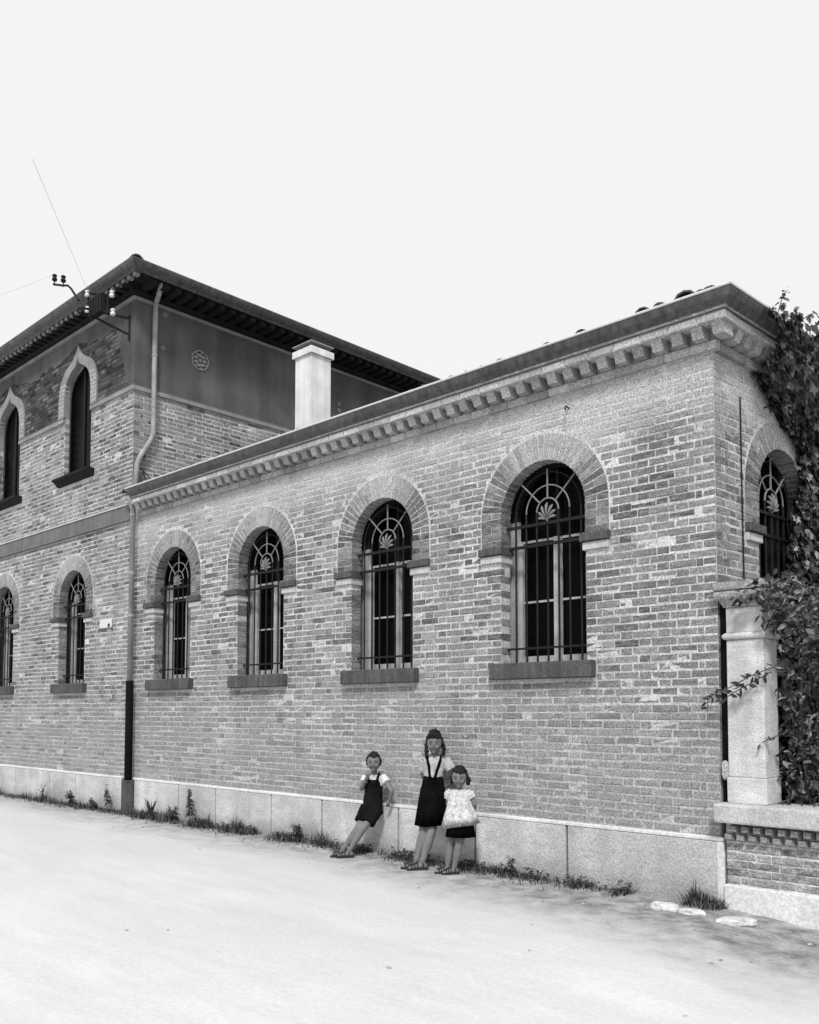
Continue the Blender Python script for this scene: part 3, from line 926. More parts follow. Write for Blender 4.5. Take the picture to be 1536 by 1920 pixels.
# pierced rosettes in the plaster
def rosette(u, z, r):
    m_ = MB(SIDE2)
    n = 22
    m_.tube([(u + r * math.cos(2 * math.pi * k / n), -.02, z + r * math.sin(2 * math.pi * k / n)) for k in range(n + 1)], .012, 6)
    for k in range(7):
        a = 2 * math.pi * k / 7
        m_.ball((u + .55 * r * math.cos(a), -.018, z + .55 * r * math.sin(a)), (.30 * r, .012, .18 * r), 8, 4)
        for q in (.82,): m_.ball((u + q * r * math.cos(a + .45), -.018, z + q * r * math.sin(a + .45)), (.12 * r, .012, .12 * r), 6, 4)
    m_.ball((u, -.02, z), (.2 * r, .014, .2 * r), 8, 4)
    ro = m_.build('rosette_vent', 'moulding', two)
    m_ = MB(SIDE2)
    for k in range(9):
        a = 2 * math.pi * k / 9 + .3
        m_.ball((u + .72 * r * math.cos(a), -.012, z + .72 * r * math.sin(a)), (.13 * r, .006, .2 * r), 6, 4)
    m_.build('rosette_hole', 'iron', ro)
rosette(1.15, 7.18, .155)
for (u, z) in ((.50, 7.72), (.47, 7.18)): rosette(u, z, .028)
for (u, z) in ((4.15, 7.10), (4.15, 7.22)): rosette(u, z, .028)
# frieze moulding, eaves with corbels, gutter
mb = MB(); band2(mb, .055, 7.80, 7.845); mb.build('frieze_moulding', 'moulding', two)
DF, DS = .42, .66        # eave overhang: street front, side
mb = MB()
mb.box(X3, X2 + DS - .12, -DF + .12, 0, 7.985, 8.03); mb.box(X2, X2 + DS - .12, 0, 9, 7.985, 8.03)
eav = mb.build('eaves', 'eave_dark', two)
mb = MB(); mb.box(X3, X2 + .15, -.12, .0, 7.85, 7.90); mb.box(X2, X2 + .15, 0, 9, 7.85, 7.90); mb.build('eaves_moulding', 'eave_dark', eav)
cm = MB(); cm.box(-.045, .045, -.5, 0, 0, .085); 
cA = MB(); cA.brick(-.05, .05, -(DF - .16), 0, 0, .08, .05, .01); cAm = cA.mesh('corbel', 'eave_dark')
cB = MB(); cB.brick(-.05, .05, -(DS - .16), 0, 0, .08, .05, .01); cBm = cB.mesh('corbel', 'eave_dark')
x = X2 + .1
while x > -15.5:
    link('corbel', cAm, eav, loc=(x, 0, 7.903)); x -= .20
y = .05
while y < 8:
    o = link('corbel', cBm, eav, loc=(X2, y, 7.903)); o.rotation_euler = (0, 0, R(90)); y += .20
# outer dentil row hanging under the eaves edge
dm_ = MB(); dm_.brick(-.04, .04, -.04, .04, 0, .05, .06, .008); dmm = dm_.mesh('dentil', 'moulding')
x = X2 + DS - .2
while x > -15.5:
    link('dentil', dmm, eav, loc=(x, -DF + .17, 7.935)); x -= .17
mb = MB()
prof = [(-.12, 8.0), (-.09, 8.03), (-.05, 8.05), (-.02, 8.08), (0, 8.12), (.0, 8.14), (-.06, 8.15)]
rows = []
for (d, z) in prof: rows.append([(X3, -DF - d, z - .03), (X2 + DS + d, -DF - d, z - .03), (X2 + DS + d, 9, z - .03)])
for a, b in zip(rows, rows[1:]):
    for k in range(2): mb.add([a[k], a[k + 1], b[k + 1], b[k]], [(0, 1, 2, 3)])
mb.build('gutter', 'gutter', two)
mb = MB(); zE = 8.11
mb.add([(X3, -DF + .03, zE), (X2 + DS - .03, -DF + .03, zE), (X2 + DS - 4.6, 4.2, zE + 4.6 * .2), (X3, 4.2, zE + 4.6 * .2), (X2 + DS - .03, 9.4, zE), (X3, 9.4, zE)],
       [(0, 1, 2, 3), (1, 4, 2), (4, 5, 3, 2)])
roof2 = mb.build('roof', 'tile', two)
o = link('hip_tile', hm, roof2, loc=(X2 + DS - .12, -DF + .12, zE)); o.rotation_euler = (R(8), 0, R(45))
# side downpipe
mb = MB(); mb.tube([(X2 + .42, .20, 8.02), (X2 + .42, .20, 7.97), (X2 + .09, .30, 7.82), (X2 + .07, .30, 7.7), (X2 + .07, .30, 5.78), (X2 + .07, .27, 5.68), (X2 + .07, .08, 5.36), (X2 + .07, .04, 5.25), (X2 + .12, -.02, 4.75)], .040, 12)
dp2 = mb.build('downpipe', 'pipe', two, smooth=True)
for z in (7.0, 6.2):
    m_ = MB(); m_.tube([(X2 + .07, .30, z - .02), (X2 + .07, .30, z + .02)], .046, 12); m_.build('pipe_collar', 'pipe', dp2)
m_ = MB(); m_.tube([(X2 + .06, .10, 5.20), (X2 + .06, .38, 4.98)], .008, 6); m_.tube([(X2 + .06, .10, 5.02), (X2 + .06, .38, 4.98)], .008, 6); m_.tube([(X2 + .06, .12, 5.22), (X2 + .06, .2, 5.02)], .006, 6); m_.build('pipe_stay', 'iron', dp2)
# plinth
mb = MB(); mb.box(X3, X2 + .01, -.012, .05, -.1, .515); pl2 = mb.build('plinth', 'joint', two)
PJ2 = [-17, -15.6, -14.4, -13.08, -11.71, -10.77, -9.28]
for a, b in zip(PJ2, PJ2[1:]):
    bevel_box('plinth_slab', 'plinth', pl2, a + .012, b - .012, -.036, -.004, -.12, .497, .006, 1)
    bevel_box('plinth_cap', 'plinth_edge', pl2, a + .002, b - .002, -.040, .006, .499, .532, .006, 1)

# ------------------------------------------------------------------ wall plate
pq = thing('wall_plate', (-9.9, -.01, 2.8), 'small white enamel plate nailed to brick house wall beside downpipe', 'sign')
bevel_box('plate', 'enamel', pq, -10.10, -9.72, -.018, -.002, 2.80, 2.94, .004, 1)
mb = MB(); mb.ball((-9.80, -.022, 2.835), (.035, .006, .03), 8, 5); mb.build('dark_patch', 'iron', pq)
mb = MB(); mb.tube([(-10.10, -.01, 2.80), (-10.13, -.02, 2.755)], .008, 6); mb.tube([(-9.72, -.01, 2.80), (-9.70, -.02, 2.75)], .008, 6); mb.build('nail', 'iron', pq)

# ------------------------------------------------------------------ insulator brackets and wires
def insulator(mb, p, s=1.0):
    p = Vector(p)
    prof = [(.0, -.02), (.045, -.02), (.05, .02), (.03, .04), (.028, .06), (.045, .065), (.045, .085), (.03, .10), (.0, .105)]
    rings = [[(p.x + r_ * s * math.cos(2 * math.pi * k / 10), p.y + r_ * s * math.sin(2 * math.pi * k / 10), p.z + z * s) for k in range(10)] for r_, z in prof]
    mb.ring_loft(rings, caps=False)
ib = thing('insulator_bracket', (-9.3, 0, 7.4), 'iron bracket with four white insulators on the house corner', 'bracket')
mb = MB()
mb.tube([(-9.33, 0, 7.55), (-9.45, -.3, 7.56), (-9.62, -.62, 7.60)], .018, 6)
mb.tube([(-9.36, 0, 7.30), (-9.5, -.3, 7.42), (-9.80, -.62, 7.66)], .018, 6)
mb.tube([(-9.34, -.015, 7.6), (-9.34, -.015, 7.2)], .02, 6)
mb.tube([(-9.95, -.5, 7.76), (-9.03, -.42, 7.40)], .02, 6); mb.tube([(-9.86, -.5, 7.96), (-9.0, -.42, 7.66)], .02, 6)
mb.tube([(-9.72, -.5, 7.60), (-9.72, -.5, 7.92)], .02, 6); mb.tube([(-9.2, -.45, 7.44), (-9.2, -.45, 7.74)], .02, 6)
for k in range(5): mb.box(-9.66 + k * .08, -9.62 + k * .08, -.52, -.44, 7.50, 7.78)
mb.build('iron_arms', 'iron', ib)
for p in ((-9.72, -.52, 7.86), (-9.06, -.46, 7.66), (-9.70, -.52, 7.60), (-9.02, -.46, 7.37)):
    mb = MB(); insulator(mb, p, .8); mb.build('insulator', 'porcelain', ib, smooth=True)
ib2 = thing('wire_insulator', (-10.1, -.5, 7.95), 'bent iron arm with two dark insulators rising above the house eaves', 'bracket')
mb = MB(); mb.tube([(-10.05, -.5, 7.90), (-10.32, -.5, 8.18), (-10.44, -.5, 8.27), (-10.62, -.5, 8.33), (-10.95, -.5, 8.46)], .018, 8); mb.build('arm', 'iron', ib2)
for p in ((-10.60, -.5, 8.40), (-10.92, -.5, 8.53)):
    mb = MB(); mb.tube([(p[0], p[1], p[2] - .1), p], .01, 6); insulator(mb, p, .85); mb.build('insulator', 'iron', ib2, smooth=True)
def wire(pts, r_, label):
    mb = MB(); a, b = Vector(pts[0]), Vector(pts[1]); n = 14
    mb.tube([a.lerp(b, k / n) - Vector((0, 0, pts[2] * 4 * (k / n) * (1 - k / n))) for k in range(n + 1)], r_, 5)
    tag(mb.build('overhead_wire', 'wire', None), label, 'wire', 'overhead wires')
wire(((-9.72, -.52, 7.95), (-5.9, -3.0, 7.2), .0), .002, 'thin wire rising steeply from the white insulators on the house')
wire(((-10.86, -.5, 8.60), (-19.0, -2.4, 9.0), .12), .0015, 'thin wire leaving the dark insulators towards the street')

# ================================================================== garden wall and pillar
gw = thing('garden_wall', (1.5, .1, 0), 'low brick garden wall with concrete coping and dentil course', 'wall')
GX0, GX1 = .052, 3.0
mb = MB(); mb.box(GX0, GX1, -.024, .24, -.12, .655); gwall = mb.build('wall_core', 'mortar_garden', gw)
sg = []
def tone_g(u, z):
    return min(.55, max(.15, rng.gauss(.33, .06))) if rng.random() > .3 else rng.uniform(.14, .22)
brick_wall(lambda u, d, z: (u, -.032 + d, z), gwall, lambda a: GX0 + a, 2.9, .185, .50, [], tone_g, 0, 0, store=sg, par0=1)
emit_bricks(sg, gwall, 60, 'brick_garden')
bevel_box('base_course', 'plinth_edge', gw, GX0 - .008, GX1, -.068, .0, -.2, .183, .012, 2)
for row in range(2):
    x = GX0 + (.0 if row == 0 else .045)
    while x < 2.4:
        m_ = MB(); t = rng.gauss(.20, .03); z = .515 + row * .066
        # little wedge-nosed dentil bricks
        m_.add([(x, -.03, z), (x + .075, -.03, z), (x + .075, -.03, z + .058), (x, -.03, z + .058), (x + .012, -.082 - .02 * row, z + .014), (x + .063, -.082 - .02 * row, z + .014), (x + .063, -.082 - .02 * row, z + .055), (x + .012, -.082 - .02 * row, z + .055)],
               [(4, 5, 6, 7), (0, 1, 5, 4), (1, 2, 6, 5), (2, 3, 7, 6), (3, 0, 4, 7)], t)
        m_.build('dentil', 'brick_one', gw, tone=t); x += .092
bevel_box('coping', 'coping', gw, .004, 1.62, -.145, .30, .657, .800, .016, 2, None, .001)
bevel_box('coping', 'coping', gw, 1.626, GX1, -.145, .30, .657, .800, .016, 2, None, .001)

pi = thing('stone_pillar', (.22, .14, .8), 'pale stone gate pillar with moulded cap standing on garden wall', 'pillar')
PX0, PX1, PY0, PY1 = .072, .362, -.012, .25
bevel_box('pillar_base', 'stone', pi, PX0 - .010, PX1 + .010, PY0 - .010, PY1 + .01, .801, 1.000, .010, 2, None, .001)
bevel_box('shaft', 'stone', pi, PX0, PX1, PY0, PY1, 1.001, 2.062, .010, 2, None, .001)
mb = MB()
def sq_ring(mb, e, z): return [(PX0 - e, PY0 - e, z), (PX1 + e, PY0 - e, z), (PX1 + e, PY1 + e, z), (PX0 - e, PY1 + e, z)]
mb.ring_loft([sq_ring(mb, e, z) for e, z in ((.0, 2.063), (.012, 2.066), (.022, 2.076), (.025, 2.088), (.022, 2.10), (.010, 2.112), (.001, 2.118))]); mb.build('astragal', 'stone', pi)
bevel_box('necking', 'stone', pi, PX0 + .001, PX1 - .001, PY0 + .001, PY1 - .001, 2.1185, 2.312, .006, 2)
mb = MB(); mb.ring_loft([sq_ring(mb, e, z) for e, z in ((-.001, 2.313), (.014, 2.318), (.016, 2.334), (.024, 2.338), (.026, 2.352), (.034, 2.356), (.036, 2.368), (.05, 2.372), (.062, 2.385), (.068, 2.40), (.070, 2.418), (.064, 2.436), (.056, 2.442))]); mb.build('capital', 'stone_dark', pi)
bevel_box('abacus', 'stone_dark', pi, PX0 - .074, PX1 + .074, PY0 - .074, PY1 + .074, 2.447, 2.512, .010, 2, None, .003)
mb = MB(); mb.box(.010, .066, .03, .07, .802, 2.40); mb.build('gap_shade_strip', 'iron_pipe', pi)  # added black strip, paints the deep shade in the gap beside the pillar
mb = MB(); mb.ball((.045, .0, 1.05), (.03, .05, .075), 10, 8, lambda q: q * (1 + .25 * mnoise.noise(q * 3))); mb.build('mortar_lump', 'mortar', pi)

# ================================================================== foliage
def leaf_pts(kind):
    """outline of one leaf in its own plane (x across, y along), with fold height"""
    if kind == 'ivy':
        return [(0, -.05, 0), (.30, .02, .06), (.50, .30, .10), (.30, .42, .06), (.42, .78, .07), (.14, .72, .02), (0, 1.0, 0), (-.14, .72, .02), (-.42, .78, .07), (-.30, .42, .06), (-.50, .30, .10), (-.30, .02, .06)], (0, .42, -.03)
    return [(0, 0, 0), (.16, .22, .05), (.22, .5, .06), (.13, .8, .03), (0, 1.0, -.05), (-.13, .8, .03), (-.22, .5, .06), (-.16, .22, .05)], (0, .5, -.02)
def add_leaf(mb, p, nrm, down, size, kind, tone, curl=.0):
    pts, ctr = leaf_pts(kind)
    nrm = Vector(nrm).normalized(); down = Vector(down)
    y = (down - nrm * down.dot(nrm))
    y = y.normalized() if y.length > 1e-4 else nrm.orthogonal().normalized()
    x = y.cross(nrm)
    p = Vector(p)
    def W(q): return tuple(p + x * (q[0] * size) + y * (q[1] * size) + nrm * (q[2] * size - curl * size * q[1] ** 2))
    vs = [W(ctr)] + [W(q) for q in pts]; n = len(pts)
    mb.add(vs, [(0, 1 + k, 1 + (k + 1) % n) for k in range(n)], tone)
def leaf_tone():
    q = rng.random()
    return rng.uniform(.010, .03) if q < .58 else rng.uniform(.03, .09) if q < .82 else rng.uniform(.12, .30)

# ivy on the gable end
IVB = [(2.0, 1.0), (2.5, 1.12), (2.69, 1.20), (3.14, 1.30), (3.66, 1.54), (3.89, 1.46), (4.07, 1.26), (4.17, 1.0), (4.30, .80), (4.42, .60), (4.55, .46), (4.72, .34), (4.95, .30)]
def ivb(z):
    if z <= IVB[0][0]: return IVB[0][1]
    for (za, ua), (zb, ub) in zip(IVB, IVB[1:]):
        if z <= zb: return ua + (ub - ua) * (z - za) / (zb - za)
    return IVB[-1][1]
ivy = thing('ivy', (.2, 2.5, 0), 'dark ivy climbing over the gable end and up onto the gutter', 'plant')
cand = []
for i in range(10500):
    z = rng.uniform(.3, 4.76); ub = ivb(z) + .09 * mnoise.noise(Vector((0, z * 5, 2)))
    u = ub + (rng.random() ** 1.5) * (4.2 - ub)
    if u < ub: continue
    thick = min(.30, .05 + .30 * (u - ub)) * (1 + .35 * mnoise.noise(Vector((u * 2.2, z * 2.2, 1))))
    ov = 0.0
    if z > 4.40: ov = min(.30, (z - 4.40) * 1.3 + .05)
    d = -(ov + rng.random() ** .6 * thick)
    if z > 4.60: d = min(d, -.24 - rng.uniform(0, .10))
    cand.append((u, d, z))
for i in range(260):            # tumbling over the gutter and a little way onto the tiles
    u = rng.uniform(.40, 3.6); d = -.30 - rng.uniform(-.45, .10); z = 4.71 + rng.uniform(-.06, .05 + .08 * max(0, mnoise.noise(Vector((u * 2.5, 0, 0)))))
    if d > -.26: z = max(z, 4.77)
    cand.append((u, d, z))
lv = []
for (u, d, z) in cand:
    p = Vector(END(u, d, z))
    nrm = Vector((1, rng.uniform(-.7, .45), rng.uniform(-.1, .9)))
    lv.append((dist(p), p, nrm, Vector((rng.uniform(-.2, .3), rng.uniform(-.6, .6), -1)), rng.uniform(.04, .10), leaf_tone() if rng.random() < .78 else rng.uniform(.012, .03)))
lv.sort(key=lambda q: q[0])
stems = MB()
for k in range(26):
    u = 1.45 + k * .12 + rng.uniform(-.05, .05); z = .1; pts = []
    while z < 4.6:
        pts.append(END(max(u, ivb(z) + .06), -.02, z)); z += .25; u += rng.uniform(-.10, .09)
    stems.tube(pts, .008, 5)
# sprigs standing against the sky
spr = []
def sprig(pts, n, s0, s1, bag):
    stems.tube(pts, [.004] * (len(pts) - 1) + [.002], 5)
    P_ = [Vector(p) for p in pts]
    for k in range(n):
        t = (k + .3) / n * (len(P_) - 1); i = min(int(t), len(P_) - 2); p = P_[i].lerp(P_[i + 1], t - i)
        for s in ((-1, 1) if k % 2 else (1,)):
            bag.append((p + Vector((rng.uniform(-.03, .03), rng.uniform(-.03, .03), rng.uniform(-.02, .02))), Vector((rng.uniform(-.2, 1), rng.uniform(-1, .2), rng.uniform(-.3, .8))), Vector((rng.uniform(-1, 1), rng.uniform(-1, 1), rng.uniform(-.8, .3))), s0 + (s1 - s0) * k / n, rng.uniform(.02, .06)))
sprig([END(.50, -.30, 4.76), END(.52, -.32, 4.86), END(.60, -.31, 4.95), END(.70, -.30, 5.03)], 8, .055, .025, spr)
sprig([END(.65, -.30, 4.78), END(.77, -.33, 4.86), END(.85, -.33, 4.92)], 4, .05, .03, spr)
sprig([END(.85, -.30, 4.78), END(1.02, -.33, 4.90), END(1.14, -.34, 4.96), END(1.25, -.33, 4.94), END(1.3, -.33, 4.88)], 6, .055, .045, spr)
st = stems.build('stems', 'stem', ivy)
for (_, p, n_, dn, s, t) in lv[:150]:
    m_ = MB(); add_leaf(m_, p, n_, dn, s, 'ivy', t, .15); m_.build('leaf', 'leaf_one', ivy, tone=t)
m_ = MB()
for (_, p, n_, dn, s, t) in lv[150:]: add_leaf(m_, p, n_, dn, s, 'ivy', t, .15)
for (p, n_, dn, s, t) in spr: add_leaf(m_, p, n_, dn, s, 'ivy', t, .15)
m_.build('foliage', 'leaf', ivy, kind='stuff')

# shrub behind the garden wall, spilling over the pillar
sh = thing('shrub', (.8, .8, 0), 'leafy dark shrub behind the garden wall spilling over the pillar cap', 'plant')
cand = []
for i in range(15000):
    x = rng.uniform(.34, 2.2); y = .14 + rng.random() ** 1.3 * 1.3; z = rng.uniform(.1, 2.62)
    if mnoise.noise(Vector((x * 2.8, y * 2.8, z * 2.8))) < -.28: continue
    if z > 2.44 - .25 * max(0, x - 1.2) + .14 * mnoise.noise(Vector((x * 4, y * 4, 0))): continue
    if x < PX1 + .03 and PY0 - .03 < y < PY1 + .03: continue
    cand.append((x, y, z))
for i in range(300):        # over the right shoulder of the cap
    x = .34 + abs(rng.gauss(0, .09)) + rng.uniform(0, .2); y = rng.uniform(-.16, .2); z = rng.uniform(2.12, 2.52) - .2 * max(0, .36 - x)
    if PX0 < x < PX1 + .02 and y > PY0 - .02: y = PY0 - rng.uniform(.02, .12)
    if z > 2.36 and x < PX1 + .08 and y > PY0 - .08: y = PY0 - .09 - rng.uniform(0, .06)
    cand.append((x, y, z))
for i in range(26):
    cand.append((rng.uniform(.18, .36), PY0 - .085 - rng.uniform(0, .05), rng.uniform(2.31, 2.44)))
lv = []
for (x, y, z) in cand:
    p = Vector((x, y, z))
    lv.append((dist(p), p, Vector((rng.uniform(-.3, 1), rng.uniform(-1, .1), rng.uniform(-.1, 1))), Vector((rng.uniform(-1, 1), rng.uniform(-1, .4), rng.uniform(-1, .3))), rng.uniform(.035, .085), leaf_tone()))
stems = MB(); spr = []
for k in range(16):
    x, y = rng.uniform(.42, 1.8), rng.uniform(.35, 1.2); pts = []
    z = 0
    while z < 2.3:
        pts.append((x, y, z)); z += .3; x += rng.uniform(-.09, .09); y += rng.uniform(-.09, .07)
    stems.tube(pts, .010, 5)
sprig([(.50, .06, 1.86), (.40, -.06, 1.82), (.30, -.12, 1.77), (.20, -.15, 1.71), (.10, -.16, 1.66), (.0, -.17, 1.63)], 16, .075, .06, spr)
sprig([(.42, -.04, 1.80), (.30, -.10, 1.72), (.16, -.13, 1.64), (.06, -.14, 1.57)], 10, .07, .06, spr)
sprig([(.06, -.15, 1.66), (-.02, -.15, 1.60), (-.03, -.14, 1.50)], 6, .06, .05, spr)
sprig([(.50, .04, 1.35), (.40, -.03, 1.30), (.35, -.05, 1.27)], 5, .05, .05, spr)
stems.build('stems', 'stem', sh)
lv.sort(key=lambda q: q[0])
for (_, p, n_, dn, s, t) in lv[:150]:
    m_ = MB(); add_leaf(m_, p, n_, dn, s, 'o', t, .2); m_.build('leaf', 'leaf_one', sh, tone=t)
m_ = MB()
for (_, p, n_, dn, s, t) in lv[150:]: add_leaf(m_, p, n_, dn, s, 'o', t, .2)
for (p, n_, dn, s, t) in spr: add_leaf(m_, p, n_, dn, s, 'o', t, .2)
m_.build('foliage', 'leaf', sh, kind='stuff')

# weeds and grass along the foot of the wall
def blade(mb, x, y, h, lean, tone, w_=.004):
    a = rng.uniform(0, 6.28); dx, dy = math.cos(a), math.sin(a)
    z = ground_z(x, y) - .01
    lx, ly = math.cos(lean[0]) * lean[1], math.sin(lean[0]) * lean[1]
    mb.add([(x - dx * w_, y - dy * w_, z), (x + dx * w_, y + dy * w_, z), (x + lx * .45 + dx * w_ * .7, y + ly * .45 + dy * w_ * .7, z + h * .6), (x + lx * .45 - dx * w_ * .7, y + ly * .45 - dy * w_ * .7, z + h * .6), (x + lx, y + ly, z + h)],
           [(0, 1, 2, 3), (3, 2, 4)], tone)
gm = MB()
def grass_density(x):
    d = 0
    if -9.0 < x < -4.2: d = .34 + .95 * mnoise.noise(Vector((x * 2.2, 0, 0))) + .4 * mnoise.noise(Vector((x * 7, 3, 0)))
    elif -4.2 <= x < -.75: d = .36 + .95 * mnoise.noise(Vector((x * 2.3, 5, 0))) + .4 * mnoise.noise(Vector((x * 8, 3, 0)))
    elif -.24 < x < .05: d = 1.0 if rng.random() < .8 else .3
    elif x < -9.0: d = .25 + .6 * mnoise.noise(Vector((x * 1.4, 8, 0)))
    return max(0, d)
n_ = 0
while n_ < 8000:
    x = rng.uniform(-14.5, .06)
    if rng.random() > grass_density(x): continue
    y = -.04 - abs(rng.gauss(0, .12))
    if -.24 < x < .05: y = -.05 - abs(rng.gauss(0, .07))
    cl = .30 + 1.5 * max(0, mnoise.noise(Vector((x * 3.1, 2, 0)))) + .5 * max(0, mnoise.noise(Vector((x * 9, 2, 0)))) + (.25 if -.24 < x < .05 else 0)
    h = rng.uniform(.05, .16) * cl + .015
    if -9 < x < -4.2: h *= 1.45
    if rng.random() < .05: h *= 1.6
    blade(gm, x, y, h, (rng.uniform(0, 6.28), rng.uniform(.0, .10)), rng.uniform(.015, .09) if rng.random() < .8 else rng.uniform(.12, .28), rng.uniform(.003, .006)); n_ += 1
for i in range(3400):          # small broad leaves in the turf
    x = rng.uniform(-9, -.75)
    if rng.random() > grass_density(x): continue
    y = -.05 - abs(rng.gauss(0, .09))
    add_leaf(gm, (x, y, ground_z(x, y) + rng.uniform(.005, .09)), (rng.uniform(-.5, .5), rng.uniform(-.6, .2), 1), (rng.uniform(-1, 1), rng.uniform(-1, 1), .1), rng.uniform(.025, .06), 'o', rng.uniform(.015, .07), .1)
g_ = gm.build('grass', 'grass', None, kind='stuff'); g_['label'] = 'dark grass and small weeds along the foot of the plinth'; g_['category'] = 'grass'

def weed(x, y, h, n, spread, leafy, label, kind='stalk'):
    t = thing('weed', (x, y, 0), label, 'weed', 'tall weeds at the foot of the wall')
    sm = MB(); lm = MB()
    for s in range(n):
        a = rng.uniform(0, 6.28); sp = rng.uniform(.2, 1) * spread; hh = h * rng.uniform(.65, 1.0) if s else h
        pts = [(x + math.cos(a) * sp * q * q, y - abs(math.sin(a)) * sp * q * q * .6, hh * q - .01) for q in (0, .3, .6, .85, 1)]
        if kind == 'sword':
            sm.tube(pts, [(.004, .010), (.004, .016), (.004, .014), (.003, .008), .001], 6); continue
        sm.tube(pts, [.006, .005, .004, .003, .002], 5)
        P_ = [Vector(p) for p in pts]
        for k in range(leafy):
            q = rng.uniform(.25, 1) * 3.99; i = int(q); p = P_[i].lerp(P_[i + 1], q - i); b = rng.uniform(0, 6.28)
            add_leaf(lm, p, (math.cos(b) * .3, math.sin(b) * .3 - .3, 1), (math.cos(b), math.sin(b), rng.uniform(-.3, .6)), rng.uniform(.06, .11) * (1.15 - q / 5), 'o', rng.uniform(.02, .07), .2)
    sm.build('stem', 'stem', t)
    if lm.v: lm.build('leaves', 'leaf', t)
weed(-9.55, -.12, .42, 2, .04, 40, 'slender leafy weed stalk standing just before the iron downpipe foot')
weed(-9.95, -.12, .20, 8, .16, 14, 'low tufted weed beside the plinth of the two storey house')
weed(-10.6, -.15, .27, 8, .20, 18, 'spreading bushy weed clump by the two storey house')
weed(-11.75, -.12, .30, 4, .12, 10, 'thin weed clump farthest along the two storey house plinth')
weed(-8.10, -.22, .32, 14, .26, 0, 'spiky sword-leaved weed by the downpipe', 'sword')
weed(-7.25, -.15, .50, 4, .10, 36, 'tall leafy weed stalk below the far arched windows')
weed(-7.55, -.20, .26, 8, .2, 14, 'low bushy weed between spiky weed and tall stalk')
weed(-5.05, -.14, .24, 6, .12, 14, 'small leafy weed at the plinth left of the leaning boy')
weed(-1.95, -.10, .20, 4, .08, 5, 'thin weed sprig at the plinth right of the small girl')

# stones by the garden wall
def stone(x, y, sx, sy, sz, rot, seed, label):
    mb = MB()
    cr, sr = math.cos(rot), math.sin(rot)
    def fn(q):
        v = q * (1 + .22 * mnoise.noise(q * 1.6 + Vector((seed, 0, 0))) + .08 * mnoise.noise(q * 5 + Vector((seed, 3, 0))))
        v.z = max(-.6, min(v.z, .62 + .12 * mnoise.noise(q * 2 + Vector((0, seed, 0)))))
        v = Vector((v.x * sx, v.y * sy, v.z * sz)); return Vector((v.x * cr - v.y * sr, v.x * sr + v.y * cr, v.z))
    mb.ball((x, y, ground_z(x, y) + sz * .32), 1, 20, 12, fn)
    tag(mb.build('stone', 'rock', None), label, 'stone', 'loose stones by the garden wall')
stone(-.27, -.42, .115, .06, .055, R(12), 1.0, 'white rounded stone at the plinth left of the grass tuft')
stone(.31, -.47, .14, .07, .045, R(35), 4.0, 'flat white stone before the garden wall right of grass tuft')
stone(-.06, -.40, .10, .06, .035, R(20), 7.0, 'grey flat stone half sunk between the two white stones')
pm = MB()
for i in range(210):
    x = rng.uniform(-9, 1.2); y = -.15 - abs(rng.gauss(0, .45)); s = rng.uniform(.004, .012) * (1.6 if rng.random() < .1 else 1)
    if rng.random() < .4: x = rng.uniform(-1.2, 1.2)
    pm.ball((x, y, ground_z(x, y) + s * .3), (s * 1.4, s, s * .7), 6, 4)
for (x, y, s) in ((.9, -2.4, .012), (-.65, -3.0, .014), (-2.6, -3.6, .012), (-2.4, -3.4, .01), (-.3, -2.1, .012), (-5.4, -1.2, .014)):
    pm.ball((x, y, ground_z(x, y)), (s * 1.4, s, s * .8), 6, 4)
o = pm.build('pebbles', 'stone_dark', None, kind='stuff'); o['label'] = 'scattered small pebbles along the road edge'; o['category'] = 'pebbles'

# chalk scribbles on the bricks
def chalk(strokes, label):
    mb = MB()
    for st_ in strokes:
        for (a, b) in zip(st_, st_[1:]):
            n = max(2, int(math.hypot(b[0] - a[0], b[1] - a[1]) / .03))
            pts = [(a[0] + (b[0] - a[0]) * k / n + rng.uniform(-.003, .003), -.0055, a[1] + (b[1] - a[1]) * k / n + rng.uniform(-.003, .003)) for k in range(n + 1)]
            for p, q in zip(pts, pts[1:]):
                if rng.random() < .22: continue
                d = Vector((q[0] - p[0], q[2] - p[2])); d = Vector((-d.y, d.x)).normalized() * rng.uniform(.0025, .005)
                mb.add([(p[0] - d.x, p[1], p[2] - d.y), (q[0] - d.x, q[1], q[2] - d.y), (q[0] + d.x, q[1], q[2] + d.y), (p[0] + d.x, p[1], p[2] + d.y), ], [(0, 1, 2, 3)])
    tag(mb.build('chalk_scribble', 'chalk', None), label, 'chalk marks')
chalk([[(-2.50, 1.55), (-2.49, 1.22), (-2.72, 1.21)], [(-2.66, 1.33), (-2.60, 1.25), (-2.55, 1.32)], [(-2.44, 1.50), (-2.42, 1.30)]], 'chalk scribble of a box on bricks right of the tall girl')
chalk([[(-1.38, 1.52), (-1.36, 1.05)], [(-1.95, 1.38), (-1.8, 1.18)], [(-1.7, 1.33), (-1.62, 1.40)], [(-2.0, 1.02), (-1.85, 1.01)]], 'faint chalk lines on bricks below the nearest street window')

